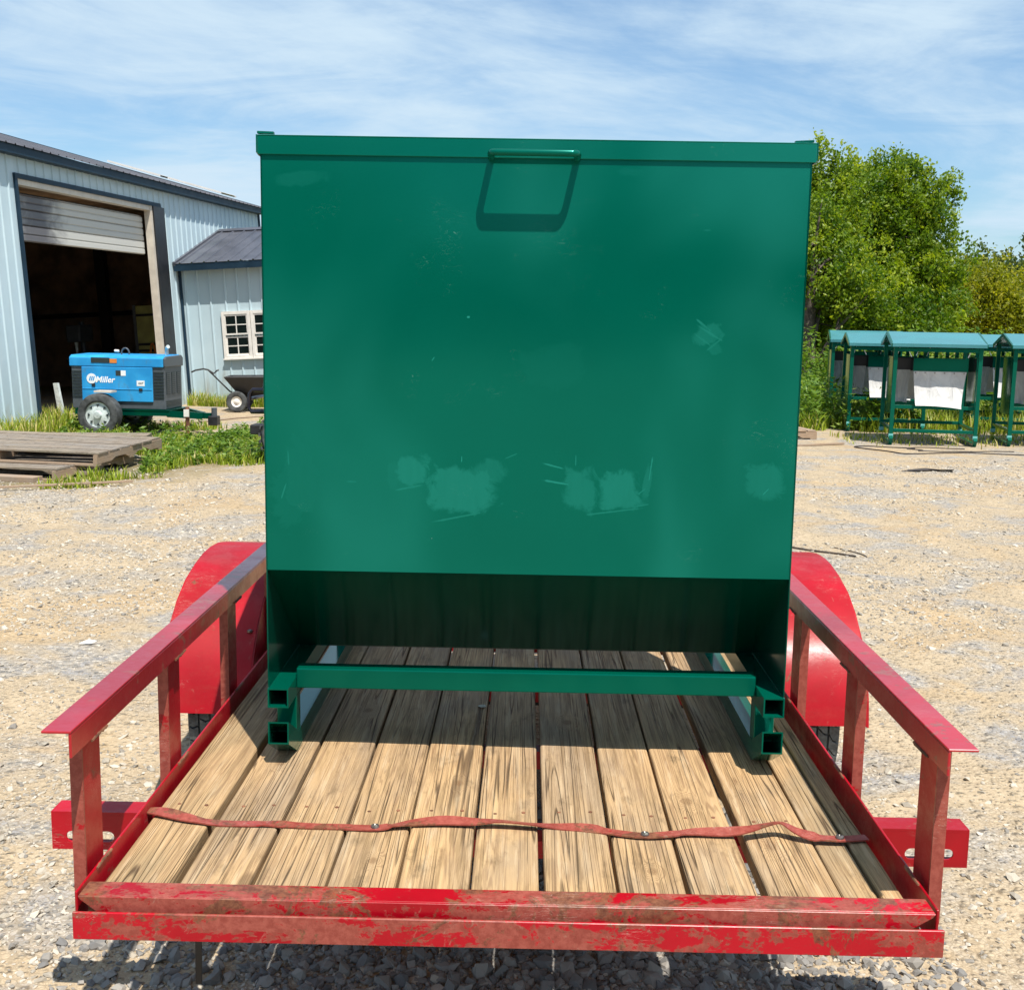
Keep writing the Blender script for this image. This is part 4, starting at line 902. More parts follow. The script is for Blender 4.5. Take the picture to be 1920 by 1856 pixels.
# ------------------------------------------------------------------ dump cart
DC = thing('garden_cart', 'black tub garden dump cart with long pull handle beside the annex', 'cart', (-4.62, 18.2, 0.0), R(4))
a = MB(); vs = [(-0.52, -0.36, 0.60), (0.52, -0.36, 0.62), (0.52, 0.36, 0.62), (-0.52, 0.36, 0.60), (-0.32, -0.25, 0.33), (0.40, -0.25, 0.33), (0.40, 0.25, 0.33), (-0.32, 0.25, 0.33)]
inn = [(x_*0.95, y_*0.93, z_+(0.0 if z_ > .5 else 0.02)) for (x_, y_, z_) in vs]
a.add(vs+inn, [(0,1,5,4),(1,2,6,5),(2,3,7,6),(3,0,4,7),(4,5,6,7),(8,12,13,9),(9,13,14,10),(10,14,15,11),(11,15,12,8),(12,15,14,13),(0,8,9,1),(1,9,10,2),(2,10,11,3),(3,11,8,0)]); a.build('tub', M['black'], DC, 0.01, local=True)
lb('chassis', 'black', DC, (-0.38, 0.42, -0.03, 0.03, 0.24, 0.32))
for sx_ in (-0.30, 0.36):
    a = MB(); a.tube([(sx_, -0.34, 0.19), (sx_, 0.34, 0.19)], 0.012, 8); a.build('axle', M['black'], DC, local=True)
    a = MB(); a.beam((sx_, 0, 0.19), (sx_, 0, 0.27), 0.05, 0.05); a.build('axle_mount', M['black'], DC, local=True)
    for s in (-1, 1):
        a = MB(); a.lathe([(-0.03, 0.09), (-0.045, 0.12), (-0.04, 0.165), (0, 0.18), (0.04, 0.165), (0.045, 0.12), (0.03, 0.09)], 24, (sx_, s*0.34, 0.18), 'Y'); wv = a.build('wheel', M['rubber'], DC, smooth=True, local=True)
        a = MB(); a.lathe([(s*0.03, 0.10), (s*0.01, 0.06), (s*0.035, 0.02), (s*0.035, 0.001)], 20, (sx_, s*0.34, 0.18), 'Y'); a.build('hub', M['white_trim'], wv, smooth=True, local=True)
a = MB(); a.tube([(-0.34, 0, 0.26), (-0.48, 0, 0.34), (-0.84, 0, 0.70)], 0.013, 8); a.build('pull_bar', M['black'], DC, local=True)
a = MB(); a.tube([(-1.12, -0.03, 0.655), (-1.05, -0.02, 0.69), (-0.92, 0, 0.715), (-0.84, 0, 0.70), (-0.74, 0, 0.64), (-0.69, 0.02, 0.69), (-0.66, 0.03, 0.70)], 0.014, 8); a.build('grip', M['black'], DC, local=True)

# ------------------------------------------------------------------ side by side buggy behind the feeder
UV = thing('utility_buggy', 'black off road buggy mostly hidden behind the left edge of the green feeder', 'buggy', (-1.80, 11.2, 0.0), R(-6))
a = MB(); a.prism([(-0.98, 0.45), (-1.02, 0.70), (-0.90, 0.86), (-0.35, 0.97), (-0.10, 1.02), (0.95, 1.02), (1.15, 0.95), (1.18, 0.52), (0.6, 0.36), (-0.6, 0.36)], 'Y', -0.45, 0.45); a.build('body', M['black_gloss'], UV, 0.03, local=True, seg=2)
a = MB(); a.prism([(-0.93, 0.72), (-0.60, 0.86), (-0.38, 0.84), (-0.30, 0.60), (-0.36, 0.58), (-0.44, 0.78), (-0.60, 0.80), (-0.90, 0.66)], 'Y', -0.66, -0.451); a.build('front_fender', M['black_gloss'], UV, 0.006, local=True)
a = MB(); a.prism([(-0.93, 0.72), (-0.60, 0.86), (-0.38, 0.84), (-0.30, 0.60), (-0.36, 0.58), (-0.44, 0.78), (-0.60, 0.80), (-0.90, 0.66)], 'Y', 0.451, 0.66); a.build('front_fender', M['black_gloss'], UV, 0.006, local=True)
a = MB(); lp = [(-1.02, 0.56), (-1.22, 0.555), (-1.25, 0.60), (-1.235, 0.76), (-1.20, 0.80), (-1.05, 0.80)]
for yy in (-0.30, 0.30): a.tube([(u_, yy, w_) for (u_, w_) in lp], 0.024, 8)
a.tube([(-1.24, -0.30, 0.70), (-1.24, 0.30, 0.70)], 0.02, 8); a.build('bull_bar', M['black_gloss'], UV, smooth=True, local=True)
lb('hitch_plate', 'black', UV, (-1.20, -1.0, -0.42, -0.22, 0.31, 0.42), bevel=0.01)
a = MB(); a.tube([(-0.80, -0.44, 0.90), (-1.0, -0.44, 0.97), (-1.03, -0.44, 0.80)], 0.02, 8); a.build('brush_guard', M['black_gloss'], UV, smooth=True, local=True)
for (wx, wy) in ((-0.70, -0.52), (-0.70, 0.52), (0.78, -0.52), (0.78, 0.52)):
    a = MB(); a.lathe([(-0.10, 0.15), (-0.13, 0.20), (-0.125, 0.28), (-0.09, 0.31), (0, 0.318), (0.09, 0.31), (0.125, 0.28), (0.13, 0.20), (0.10, 0.15)], 36, (wx, wy, 0.315), 'Y'); tw = a.build('tyre', M['rubber'], UV, smooth=True, local=True)
    a = MB()
    for k in range(26):
        t0 = 2*math.pi*k/26
        for s in (-1, 1):
            c0 = (wx+0.322*math.cos(t0+s*0.06), wy+s*0.055, 0.315+0.322*math.sin(t0+s*0.06)); a.beam((c0[0], wy+s*0.005, c0[2]), (c0[0], wy+s*0.115, c0[2]), 0.035, 0.016, (math.cos(t0), 0, math.sin(t0)))
    tag(a.build('tread_lug', M['rubber'], tw, local=True), kind='stuff')
    a = MB(); s = 1 if wy > 0 else -1; a.lathe([(s*0.09, 0.16), (s*0.04, 0.12), (s*0.06, 0.05), (s*0.06, 0.001)], 24, (wx, wy, 0.315), 'Y'); a.build('rim', M['grey_dark'], tw, smooth=True, local=True)
for yy in (-0.42, 0.42):
    a = MB(); a.tube([(-0.38, yy, 0.95), (-0.05, yy, 1.25), (0.55, yy, 1.27), (0.75, yy, 0.98)], 0.022, 8); a.build('roll_bar', M['black_gloss'], UV, smooth=True, local=True)
for yy in (-0.38, 0.04): lb('seat', 'black', UV, (0.15, 0.55, yy, yy+0.34, 0.9, 1.08), bevel=0.03)

# ------------------------------------------------------------------ green creep feeders at right
def cage(label):
    c = thing('stock_feeder', label, 'feeder', group='green roofed livestock feeders in a row')
    W2, D, ZE, ZR = 0.555, 1.15, 1.40, 1.555; g_ = M['green_cage']
    def part(name, mat=g_, bevel=0, **k):
        return lambda mb: mb.build(name, mat, c, bevel, local=True, **k)
    for (px_, py_) in ((-W2, 0), (W2, 0), (-W2, D), (W2, D)):
        a = MB(); a.box(px_-0.027, px_+0.027, py_, py_+0.054, 0.085 if py_ == 0 else 0.10, ZE); a.build('post', g_, c, 0.003, local=True)
        a = MB(); a.box(px_-0.030, px_+0.030, py_-0.003, py_+0.057, 0.105, 0.155); a.build('foot_band', M['teal'], c, local=True)
    for px_ in (-W2, W2):
        a = MB(); a.box(px_-0.025, px_+0.025, 0.02, D+0.03, 0.0, 0.05); a.beam((px_, 0.04, 0.03), (px_, -0.03, 0.11), 0.05, 0.06); a.build('skid', g_, c, 0.003, local=True)
        a = MB(); a.box(px_-0.02, px_+0.02, 0.0545, D-0.0005, 0.20, 0.24); a.build('side_rail', g_, c, local=True)
    # roof: two slopes with folded edge and inner gable frame
    yc = D/2+0.027
    a = MB(); a.strip([(-0.07, ZE-0.045), (-0.07, ZE), (yc, ZR), (D+0.124, ZE), (D+0.124, ZE-0.045)], 'X', -W2-0.06, W2+0.06, -0.006); a.build('roof', M['green_roof'], c, local=True)
    for px_ in (-W2-0.061, W2+0.061):
        s = 1 if px_ > 0 else -1
        a = MB(); a.beam((px_, -0.065, ZE-0.025), (px_, yc, ZR-0.02), 0.022, 0.05, (0, 0, 1)); a.beam((px_, D+0.115, ZE-0.025), (px_, yc, ZR-0.02), 0.022, 0.05, (0, 0, 1)); a.build('gable_frame', M['green_cage'], c, local=True)
    for yy in (0.0, D):
        a = MB(); a.box(-W2+0.028, W2-0.028, yy+0.005, yy+0.05, ZE-0.11, ZE-0.06); a.build('eave_tube', g_, c, local=True)
        a = MB(); a.box(-W2+0.028, W2-0.028, yy+0.008, yy+0.048, 0.18 if yy == 0 else 0.22, 0.225 if yy == 0 else 0.265); a.build('lower_tube', g_, c, 0.003, local=True)
    a = MB(); a.box(-W2+0.028, W2-0.028, 0.10, 0.15, 0.50, 0.55); a.build('trough_tube', g_, c, 0.003, local=True)
    a = MB(); a.box(-W2+0.028, W2-0.028, D-0.15, D-0.10, 0.50, 0.55); a.build('trough_tube', g_, c, 0.003, local=True)
    # hopper: raised front band, setback bands coloured black for the shade behind, side cheeks
    a = MB(); a.box(-0.29, W2-0.12, 0.19, 0.20, 1.015, 1.185); a.box(-0.29, W2-0.12, 0.185, 0.215, 1.1855, 1.20); a.build('front_band', M['green'], c, local=True)
    a = MB(); a.box(-W2+0.03, -0.295, 0.42, 0.43, 1.015, 1.19); a.build('back_band', M['black'], c, local=True)
    a = MB(); a.box(-W2+0.03, W2-0.03, D-0.21, D-0.20, 1.0, 1.19); a.build('back_band', M['black'], c, local=True)
    for sgn, (ya, yb) in ((-1, (0.02, 0.62)), (1, (0.10, 0.70))):
        a = MB(); xa = sgn*(W2-0.03) if sgn > 0 else -W2-0.032
        n = 8; vs = []; fs = []
        for k in range(n+1):
            yy = ya + (yb-ya)*k/n; bow = 0.02*math.sin(math.pi*k/n)*sgn
            for zz_ in (0.44, 1.22): vs.append((xa+bow, yy, zz_)); vs.append((xa+bow+0.003, yy, zz_))
        for k in range(n):
            b_ = k*4; fs += [(b_, b_+2, b_+6, b_+4), (b_+1, b_+5, b_+7, b_+3), (b_, b_+4, b_+5, b_+1), (b_+2, b_+3, b_+7, b_+6)]
        fs += [(0, 1, 3, 2), (n*4, n*4+2, n*4+3, n*4+1)]
        a.add(vs, fs); a.build('side_sheet', M['green_dark_shaded'], c, local=True)
    # canvas curtains
    def curtain(x0, x1, y0, z0, z1, flare, seed, sag):
        r_ = random.Random(seed); nx, nz = 22, 12; vs = []; fs = []; p1, p2, p3 = (r_.uniform(0, 6) for _ in range(3))
        for i in range(nx+1):
            u_ = i/nx
            for j in range(nz+1):
                v_ = j/nz; x = x0+(x1-x0)*u_ + flare*(u_-0.5)*v_*-0.10 - 0.02*v_; z = z1-(z1-z0)*v_ - sag*(u_)*v_ - 0.015*math.sin(u_*math.pi)*v_*-1
                y = y0 - 0.012 + (0.012*math.sin(u_*9+p1+v_*2)+0.007*math.sin(u_*17+p2-v_*4)+0.004*math.sin(u_*31+p3+v_*7))*v_ - 0.16*v_*v_*abs(flare)
                if v_ > 0.93: y -= 0.03
                vs.append((x, y, z))
        m1 = nz+1
        for i in range(nx):
            for j in range(nz): fs.append((i*m1+j, (i+1)*m1+j, (i+1)*m1+j+1, i*m1+j+1))
        n0 = len(vs); vs += [(x, y+0.005, z) for (x, y, z) in vs]; fs += [tuple(n0+q for q in reversed(f)) for f in fs]
        a = MB(); a.add(vs, fs); return a.build('curtain', M['canvas'], c, smooth=True, local=True)
    cu = curtain(-0.285, W2-0.14, 0.185, 0.55, 1.02, 1.0, len(label), 0.03)
    for k in range(6):
        a = MB(); xg = -0.26+k*0.128; a.tube([(xg, 0.170, 1.000), (xg, 0.160, 1.000)], 0.009, 8); a.build('grommet', M['bolt'], cu, local=True)
    curtain(-W2+0.04, -0.30, 0.415, 0.57, 1.03, 0.2, len(label)+3, 0.0)
    curtain(-W2+0.06, W2-0.06, D-0.19, 0.58, 1.02, 0.1, len(label)+5, 0.0)
    # short hangers under the eave
    for (xh, yh, dz, dx) in ((-0.40, 0.06, 0.12, 0.06), (-0.47, 0.30, 0.1, -0.03), (-0.05, 0.42, 0.12, -0.04), (0.45, 0.06, 0.12, -0.05)):
        a = MB(); a.tube([(xh, yh, ZE-0.06), (xh+dx*0.4, yh, ZE-0.06-dz*0.4), (xh+dx, yh, ZE-0.06-dz)], 0.007, 6); a.build('hanger', M['white'], c, local=True)
    for xh in (-0.10, 0.05, 0.20, 0.33):
        a = MB(); a.box(xh, xh+0.045, 0.62, 0.665, 1.2, ZE); a.build('inner_strut', g_, c, local=True)
    return c
spots = [((5.67, 14.11), -10.5, 1.0, 'nearest green roofed livestock feeder with full white canvas curtain facing the yard'),
         ((7.32, 14.12), -11, 1.0, 'green roofed livestock feeder cut by the right edge of the photo'),
         ((5.63, 16.12), -10, 0.98, 'green roofed livestock feeder behind the nearest one, left post standing clear'),
         ((5.88, 18.2), -12, 1.0, 'green roofed livestock feeder farthest back at left, half sunk in weeds'),
         ((7.75, 16.6), -13, 0.985, 'green roofed livestock feeder glimpsed behind between the two front ones')]
cg = None
for (xy, rz, scl, lab) in spots:
    o = cage(lab) if cg is None else copy_tree(cg); cg = cg or o
    o.location = (xy[0], xy[1], 0.0); o.rotation_euler = (0, 0, R(rz)); o.scale = (1, 1, scl); o['label'] = lab

# ------------------------------------------------------------------ cords and scraps on the ground
def cord(pts, r_, label, mat='cord', cat='cord', name='ground_cord'):
    n = 60; P_ = [cr([(p[0], p[1], 0) for p in pts], k/n) for k in range(n+1)]; o3 = P_[0]
    a = MB(); a.tube([(p.x-o3.x, p.y-o3.y, float(gz(p.x, p.y))+r_*1.1) for p in P_], r_, 6); o = a.build(name, M[mat], None, smooth=True, local=True); o.location = (o3.x, o3.y, 0); tag(o, label, cat)
cord([(5.30, 13.70), (4.75, 13.95), (4.52, 13.80), (4.80, 13.36), (4.97, 12.98), (5.46, 13.02), (5.9, 13.25), (6.4, 13.15), (7.4, 13.0)], 0.008, 'long black cord trailing right across the gravel before the green feeders')
cord([(5.95, 13.65), (5.45, 13.85), (5.18, 13.66), (5.30, 13.40), (5.22, 13.28), (5.6, 13.30), (6.1, 13.42), (6.55, 13.50)], 0.007, 'black cord loop lying in front of the nearest green feeder')
cord([(-6.15, 15.3), (-5.6, 15.0), (-5.0, 15.6), (-4.4, 16.9), (-3.9, 17.6), (-3.3, 17.5)], 0.012, 'pale brown hose trailing over dirt toward the garden cart', 'wood_pale', 'hose', 'garden_hose')
def scrap(pts, zs, label, mat, cat, name):
    a = MB(); cx0, cy0 = pts[0]; r_ = random.Random(len(label)); n = len(pts)
    vs = [(p[0]-cx0, p[1]-cy0, 0.012+z) for p, z in zip(pts, zs)]; mx = sum(v[0] for v in vs)/n; my = sum(v[1] for v in vs)/n
    vs.append((mx, my, 0.03)); vs += [(v[0], v[1], v[2]-0.004) for v in vs]
    fs = [(i, (i+1) % n, n) for i in range(n)] + [(n+1+(i+1) % n, n+1+i, 2*n+1) for i in range(n)] + [(i, n+1+i, n+1+(i+1) % n, (i+1) % n) for i in range(n)]
    a.add(vs, fs); o = a.build(name, M[mat], None, local=True); o.location = (cx0, cy0, 0); tag(o, label, cat)
scrap([(4.25, 11.05), (4.45, 11.0), (4.62, 11.12), (4.86, 11.05), (4.9, 11.2), (4.6, 11.24), (4.4, 11.16)], (0, .02, .01, .03, .0, .02, .01), 'dark torn rag lying on the gravel at the right', 'cord', 'rag', 'torn_rag')
cord([(1.95, 6.42), (2.12, 6.25), (2.25, 6.15), (2.36, 6.05)], 0.007, 'crooked dried branch lying on the gravel beside the right fender', 'bark', 'branch', 'dried_branch')
cord([(2.30, 6.42), (2.42, 6.20), (2.44, 6.05)], 0.004, 'thin dried twig crossing the crooked branch by the right fender', 'bark', 'branch', 'dried_branch')
scrap([(-2.13, 3.49), (-2.07, 3.485), (-2.05, 3.505), (-2.10, 3.515)], (0, .004, .01, .0), 'small white paper scrap on the gravel at the left', 'white', 'scrap', 'paper_scrap')

# ------------------------------------------------------------------ vegetation
def quads_to(name, C_, A, B, mat, parent=None, tint=None, fold=0.25):
    # rhombic leaves: centre, long half axis A, short half axis B
    n = len(C_); Nn = np.cross(A, B); Nn /= (np.linalg.norm(Nn, axis=1, keepdims=True)+1e-9)
    ln = np.linalg.norm(B, axis=1, keepdims=True)
    V = np.stack([C_-A, C_-A*0.15+B+Nn*ln*fold, C_+A, C_-A*0.15-B+Nn*ln*fold], 1).reshape(-1, 3)
    i0 = np.arange(n)*4; F = np.concatenate([np.stack([i0, i0+1, i0+2], -1), np.stack([i0, i0+2, i0+3], -1)])
    return np_mesh(name, V, F, mat, parent, np.repeat(tint, 4) if tint is not None else None)
def rdir(r_, n, zb=0.0):
    v = r_.normal(size=(n, 3)); v[:, 2] += zb; return v/np.linalg.norm(v, axis=1, keepdims=True)
def tree(label, base, lobes, leafsize, nclus, perc, mat, seed, trunk_r=0.16, height=5.5, cl_r=0.26, tr_off=(0, 0), name='leafy_tree', group=None, up=0.5, limbs=14, tint0=0.0):
    r_ = np.random.default_rng(seed); b = Vector((base[0], base[1], float(gz(base[0], base[1]))-0.05)); root = thing(name, label, 'tree', b, group=group)
    lob = np.array([l[:6] for l in lobes], float); wv = np.prod(lob[:, 3:6], axis=1); wv /= wv.sum()
    li = r_.choice(len(lob), nclus, p=wv); d = rdir(r_, nclus); rad = r_.uniform(0, 1, nclus)**0.36
    cc = lob[li, :3] + d*rad[:, None]*lob[li, 3:6]*(1+0.12*r_.normal(size=(nclus, 1)))
    # ragged sprays at the outside
    sel = rad > 0.86; cc[sel] += d[sel]*r_.uniform(0, 0.26, (sel.sum(), 1)) + np.array([0, 0, 0.08])
    keep = cc[:, 2] > 0.3; cc = cc[keep]; nc = len(cc)
    tintc = np.clip(0.5 + 0.24*r_.normal(size=nc) + tint0, 0, 1)
    npc = perc; C_ = np.repeat(cc, npc, 0); stretch = rdir(r_, nc, 0.9); C_ += np.repeat(stretch, npc, 0)*r_.uniform(-1, 1, (nc*npc, 1))*cl_r*0.95 + r_.normal(size=(nc*npc, 3))*cl_r*0.38
    n = len(C_); A = rdir(r_, n, -0.25)*(leafsize*r_.uniform(0.6, 1.15, (n, 1))); Nn = rdir(r_, n, up); Bv = np.cross(A, Nn); Bv /= (np.linalg.norm(Bv, axis=1, keepdims=True)+1e-9); Bv *= np.linalg.norm(A, axis=1, keepdims=True)*0.55
    tint = np.clip(np.repeat(tintc, npc) + 0.16*r_.normal(size=n), 0, 1)
    quads_to('crown', C_, A, Bv, mat, root, tint)
    a = MB(); pr_ = random.Random(seed); top = Vector((0, 0, height*0.62)); pts = [Vector((0.03*math.sin(k*1.3+seed), 0.03*math.cos(k*1.7), height*0.62*k/6)) for k in range(7)]
    a.tube(pts, [trunk_r*(1.25 if k == 0 else 1-0.11*k) for k in range(7)], 10); a.build('trunk', M['bark'], root, smooth=True, local=True)
    a = MB(); idx = r_.choice(nc, limbs*4)
    for k in range(limbs):
        st = pts[pr_.randint(1, 6)]; e = Vector(cc[idx[k]]); mid = st.lerp(e, 0.5) + Vector((pr_.uniform(-.2, .2), pr_.uniform(-.2, .2), 0.15)); r0 = trunk_r*0.42
        a.tube([st, st.lerp(mid, 0.5)+Vector((0, 0, 0.05)), mid, e], [r0, r0*0.75, r0*0.5, r0*0.15], 6)
        for q in range(3):
            e2 = Vector(cc[idx[limbs+(k*3+q) % (limbs*3)]])
            if (e2-mid).length < 1.6: a.tube([mid, mid.lerp(e2, 0.5)+Vector((0, 0, 0.08)), e2], [r0*0.4, r0*0.25, r0*0.08], 5)
    tag(a.build('limb', M['bark'], root, smooth=True, local=True), kind='stuff')
    return root
# main maples: lobes are (dx, dy, z, rx, ry, rz) from the base
tree('tall bright green maple rising straight behind the right edge of the green feeder', (6.95, 26.0),
     [(0.05, 0, 4.55, 0.95, 1.1, 1.05), (-0.4, 0, 3.2, 0.95, 1.0, 1.1), (0.7, 0.2, 3.0, 0.95, 1.0, 1.0), (0.2, -0.4, 1.9, 1.15, 1.1, 0.8), (-0.7, 0.3, 5.05, 0.55, 0.6, 0.55), (0.35, 0, 5.1, 0.4, 0.5, 0.5)], 0.056, 760, 70, M['leaf'], 11, 0.15, 5.6, 0.22, name='maple_tree')
tree('broad bright green maple with ragged top standing behind the green roofed feeders', (8.68, 26.6),
     [(0.0, 0, 4.6, 0.95, 1.0, 0.95), (0.65, 0, 4.1, 0.75, 0.9, 1.1), (-0.6, 0.3, 3.7, 0.8, 1.0, 0.9), (0.4, -0.3, 3.0, 1.25, 1.1, 0.9), (-0.9, 0, 2.3, 1.1, 1.0, 0.8), (1.0, 0.2, 2.2, 0.9, 1.0, 0.8), (1.15, 0, 4.95, 0.35, 0.4, 0.30), (0.1, 0, 5.3, 0.5, 0.5, 0.35), (0.75, 0, 5.15, 0.3, 0.4, 0.3)], 0.056, 880, 70, M['leaf'], 12, 0.14, 5.6, 0.21, name='maple_tree')
tree('low bright green sapling clump filling the gap below the two maples', (7.8, 25.2),
     [(0, 0, 1.7, 1.6, 0.8, 0.9), (0.9, 0.2, 1.5, 1.2, 0.7, 0.8)], 0.062, 360, 44, M['leaf'], 13, 0.07, 2.4, 0.27, name='sapling', tint0=-0.1)
tree('yellow green willow like tree right of the broad maple', (13.4, 33.0),
     [(-0.3, 0, 2.5, 1.4, 1.5, 1.1), (-1.4, 0, 2.1, 1.3, 1.2, 1.1), (0.9, 0, 2.0, 1.2, 1.2, 0.9)], 0.065, 800, 44, M['leaf_yellow'], 14, 0.14, 4.0, 0.34, name='willow_tree')
tree('dark yellow green tree with bare forked branches at the right edge', (16.4, 35.5),
     [(0, 0, 2.5, 1.4, 1.5, 1.0), (1.0, 0, 2.7, 1.4, 1.4, 1.1), (2.2, 0, 2.9, 1.2, 1.2, 1.1)], 0.065, 760, 40, M['leaf_yellow'], 15, 0.13, 4.4, 0.34, name='willow_tree', tint0=-0.25)
tree('distant dark evergreen tip showing beyond the yellow green trees', (24.0, 60.0), [(0, 0, 3.6, 1.2, 1.2, 1.3), (1.6, 0, 3.4, 1.1, 1.2, 1.1), (0, 0, 2.0, 2.4, 1.5, 1.6)], 0.13, 420, 24, M['leaf_far'], 16, 0.15, 5.6, 0.4, name='evergreen_tree')
tree('distant tall evergreen at the far right edge of the photo', (28.0, 62.0), [(0, 0, 4.6, 1.1, 1.2, 1.7), (0.4, 0, 2.8, 1.8, 1.5, 1.8)], 0.13, 380, 24, M['leaf_far'], 17, 0.15, 6.4, 0.4, name='evergreen_tree')
tree('thick dark trunked tree beside the right edge of the green feeder', (6.27, 24.0), [(0.2, 0.5, 2.9, 0.9, 0.9, 0.9), (0.9, 0.3, 2.4, 0.9, 0.9, 0.9), (0.3, 0.6, 3.7, 0.8, 0.8, 0.8)], 0.052, 420, 52, M['leaf'], 18, 0.19, 4.6, 0.27, name='maple_tree')
# far woods: one mass behind the yard and one behind the photographer (it shows in the glossy paint)
def woods(name, label, path, h, mat, seed, n=2600):
    r_ = np.random.default_rng(seed); P0_ = np.array(path); t_ = r_.uniform(0, len(path)-1.001, n); i = t_.astype(int); f = (t_-i)[:, None]
    c_ = P0_[i]*(1-f)+P0_[i+1]*f; hh = h*(0.75+0.5*vnoise(c_[:, 0]*0.22, c_[:, 1]*0.22, seed)); z = hh*r_.uniform(0, 1, n)**0.7
    cc = np.stack([c_[:, 0]+r_.normal(0, 1.2, n), c_[:, 1]+r_.normal(0, 1.2, n), z+gz(c_[:, 0], c_[:, 1])], -1); k = 14
    C_ = np.repeat(cc, k, 0)+r_.normal(size=(n*k, 3))*0.55; m_ = n*k; A = rdir(r_, m_)*0.30; Bv = np.cross(A, rdir(r_, m_)); Bv /= np.linalg.norm(Bv, axis=1, keepdims=True)+1e-9; Bv *= 0.2
    o = quads_to(name, C_, A, Bv, mat, None, np.clip(0.45+0.2*r_.normal(size=m_), 0, 1)); tag(o, label, 'woods', kind='stuff')
woods('far_woods', 'dark far line of woods across the field behind the yard', [(-60, 75), (-20, 80), (10, 82), (40, 78), (70, 70)], 2.4, M['leaf_far'], 21, 3800)
woods('woods_behind', 'woods across the yard behind the photographer', [(-60, -36), (-25, -42), (0, -44), (25, -42), (60, -36)], 7.0, M['leaf_far'], 22, 5200)

def blades(name, label, pts, hmin, hmax, mat, seed, dry=0.15, wid=0.008):
    r_ = np.random.default_rng(seed); n = len(pts); h = r_.uniform(hmin, hmax, n)*(0.6+0.6*vnoise(pts[:, 0]*2, pts[:, 1]*2, seed)); a = r_.uniform(0, 6.283, n)
    lean = r_.uniform(0.1, 0.75, n)*h; dx, dy = np.cos(a)*lean, np.sin(a)*lean; w = wid*r_.uniform(0.6, 1.4, n); b = a+1.57; wx, wy = np.cos(b)*w, np.sin(b)*w
    z0 = gz(pts[:, 0], pts[:, 1])-0.01; x, y = pts[:, 0], pts[:, 1]
    V = np.stack([np.stack([x-wx, y-wy, z0], -1), np.stack([x+wx, y+wy, z0], -1), np.stack([x+dx*0.35+wx*0.8, y+dy*0.35+wy*0.8, z0+h*0.6], -1), np.stack([x+dx*0.35-wx*0.8, y+dy*0.35-wy*0.8, z0+h*0.6], -1), np.stack([x+dx, y+dy, z0+h], -1)], 1).reshape(-1, 3)
    i0 = np.arange(n)*5; F = np.concatenate([np.stack([i0, i0+1, i0+2], -1), np.stack([i0, i0+2, i0+3], -1), np.stack([i0+3, i0+2, i0+4], -1)])
    tint = np.where(r_.uniform(0, 1, n) < dry, r_.uniform(0.85, 1, n), r_.uniform(0, 0.65, n))
    o = np_mesh(name, V, F, mat, None, np.repeat(tint, 5)); tag(o, label, 'grass', kind='stuff')
def area(r_, n, x0, x1, y0, y1, thr, sc=0.8, seed=3, bound=None):
    x = r_.uniform(x0, x1, n); y = r_.uniform(y0, y1, n); k = (vnoise(x*sc, y*sc, seed)*0.65+vnoise(x*sc*3, y*sc*3, seed+1)*0.35) > thr
    if bound is not None: k &= bound(x, y)
    return np.stack([x[k], y[k]], -1)
r_ = np.random.default_rng(77)
lowB = lambda x, y: y > 8.0 + (x+4.47)*1.75 + 1.3*(vnoise(x*1.7, y*1.7, 5)-0.3)
notpal = lambda x, y: ~((np.abs(x+5.05) < 1.0) & (np.abs(y-10.4) < 0.85))
bl = lambda x, y: lowB(x, y) & notpal(x, y) & (x < -2.7) & (y < 14.9)
blades('yard_grass', 'rough green grass growing round the pallets and the blue generator', area(r_, 60000, -9.0, -2.6, 6.0, 14.9, 0.47, bound=bl), 0.03, 0.15, M['grass'], 31, 0.16)
blades('wall_grass', 'taller grass growing along the foot of the workshop and annex walls', np.concatenate([np.stack([r_.uniform(-6.1, -4.2, 1600), r_.uniform(19.0, 19.42, 1600)], -1), np.stack([-8.15+0.10*np.linspace(0, 1, 3500)*4+r_.uniform(0.05, 1.5, 3500), r_.uniform(12.2, 15.4, 3500)], -1)]), 0.08, 0.34, M['grass'], 32, 0.3)
wr = lambda x, y: (y > 15.6 + 0.35*np.abs(np.sin(x*2.1)) + 0.25*(x-4)*0.0)
blades('verge_grass', 'green grass verge behind the feeders along the gravel edge', area(r_, 22000, 3.9, 13.5, 15.8, 22.0, 0.30, bound=wr), 0.10, 0.42, M['grass'], 33, 0.2, 0.010)
blades('edge_tufts', 'sparse dry tufts in the gravel around the feeder skids', np.stack([r_.uniform(4.6, 8.2, 900), r_.normal(14.9, 0.45, 900)], -1), 0.03, 0.14, M['grass'], 34, 0.5)
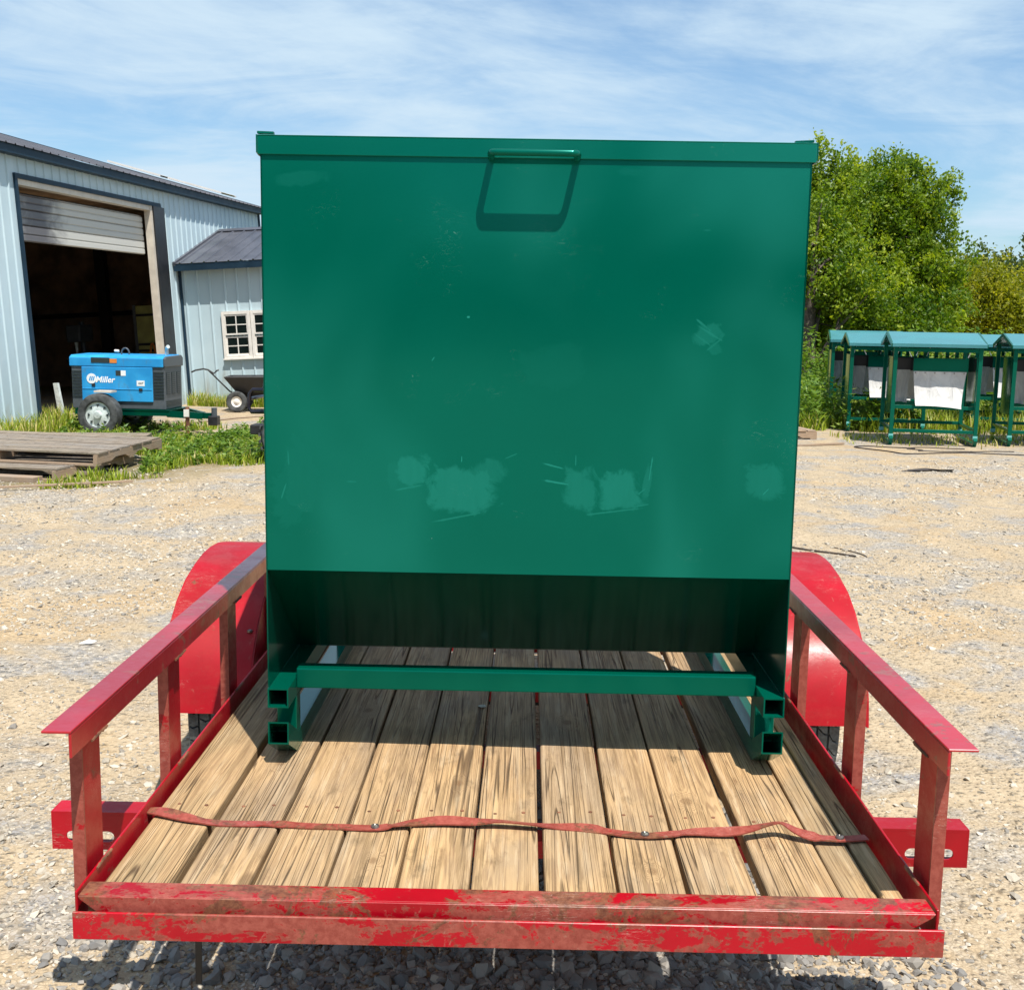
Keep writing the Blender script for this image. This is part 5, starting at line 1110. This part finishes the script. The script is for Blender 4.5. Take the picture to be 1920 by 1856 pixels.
def weeds(name, label, pts, hmin, hmax, seed, leaf=0.045, mat='weed', per=26):
    r_ = np.random.default_rng(seed); n = len(pts); h = r_.uniform(hmin, hmax, n); t_ = r_.uniform(0.05, 1, (n, per)); a = r_.uniform(0, 6.283, (n, per)); rad = (1-t_*0.65)*0.20*(h[:, None]/0.7)**0.5*r_.uniform(0.2, 1, (n, per))
    x = pts[:, 0:1]+np.cos(a)*rad; y = pts[:, 1:2]+np.sin(a)*rad; z = t_*h[:, None]+gz(pts[:, 0], pts[:, 1])[:, None]
    C_ = np.stack([x, y, z], -1).reshape(-1, 3); m_ = n*per; out = np.stack([np.cos(a), np.sin(a), 0.35*np.ones_like(a)], -1).reshape(-1, 3)
    A = (out+r_.normal(size=(m_, 3))*0.35); A /= np.linalg.norm(A, axis=1, keepdims=True); A *= leaf*r_.uniform(0.7, 1.5, (m_, 1)); Bv = np.cross(A, np.array([0, 0, 1.0])+r_.normal(size=(m_, 3))*0.4); Bv /= np.linalg.norm(Bv, axis=1, keepdims=True)+1e-9; Bv *= np.linalg.norm(A, axis=1, keepdims=True)*0.38
    o = quads_to(name, C_, A, Bv, M[mat], None, np.clip(np.repeat(r_.uniform(0.2, 0.8, n), per)+0.15*r_.normal(size=m_), 0, 1)); tag(o, label, 'weeds', kind='stuff')
weeds('weed_bank', 'leafy green weeds standing between the tree trunks and the green feeders', np.concatenate([np.stack([r_.uniform(4.0, 6.3, 420), r_.uniform(16.2, 20.0, 420)], -1), np.stack([r_.uniform(6.0, 14.0, 900), r_.uniform(17.8, 24.0, 900)], -1)]), 0.25, 0.85, 41, 0.050)
weeds('tall_brush', 'tangled taller brush growing under the maples', np.stack([r_.uniform(5.6, 14.5, 700), r_.uniform(21.5, 25.5, 700)], -1), 0.8, 1.7, 42, 0.06, 'weed', 34)
weeds('low_weeds', 'low broad leafed weeds among the grass near the blue generator', area(r_, 900, -6.4, -2.8, 9.6, 14.6, 0.45, bound=bl), 0.06, 0.22, 43, 0.030)
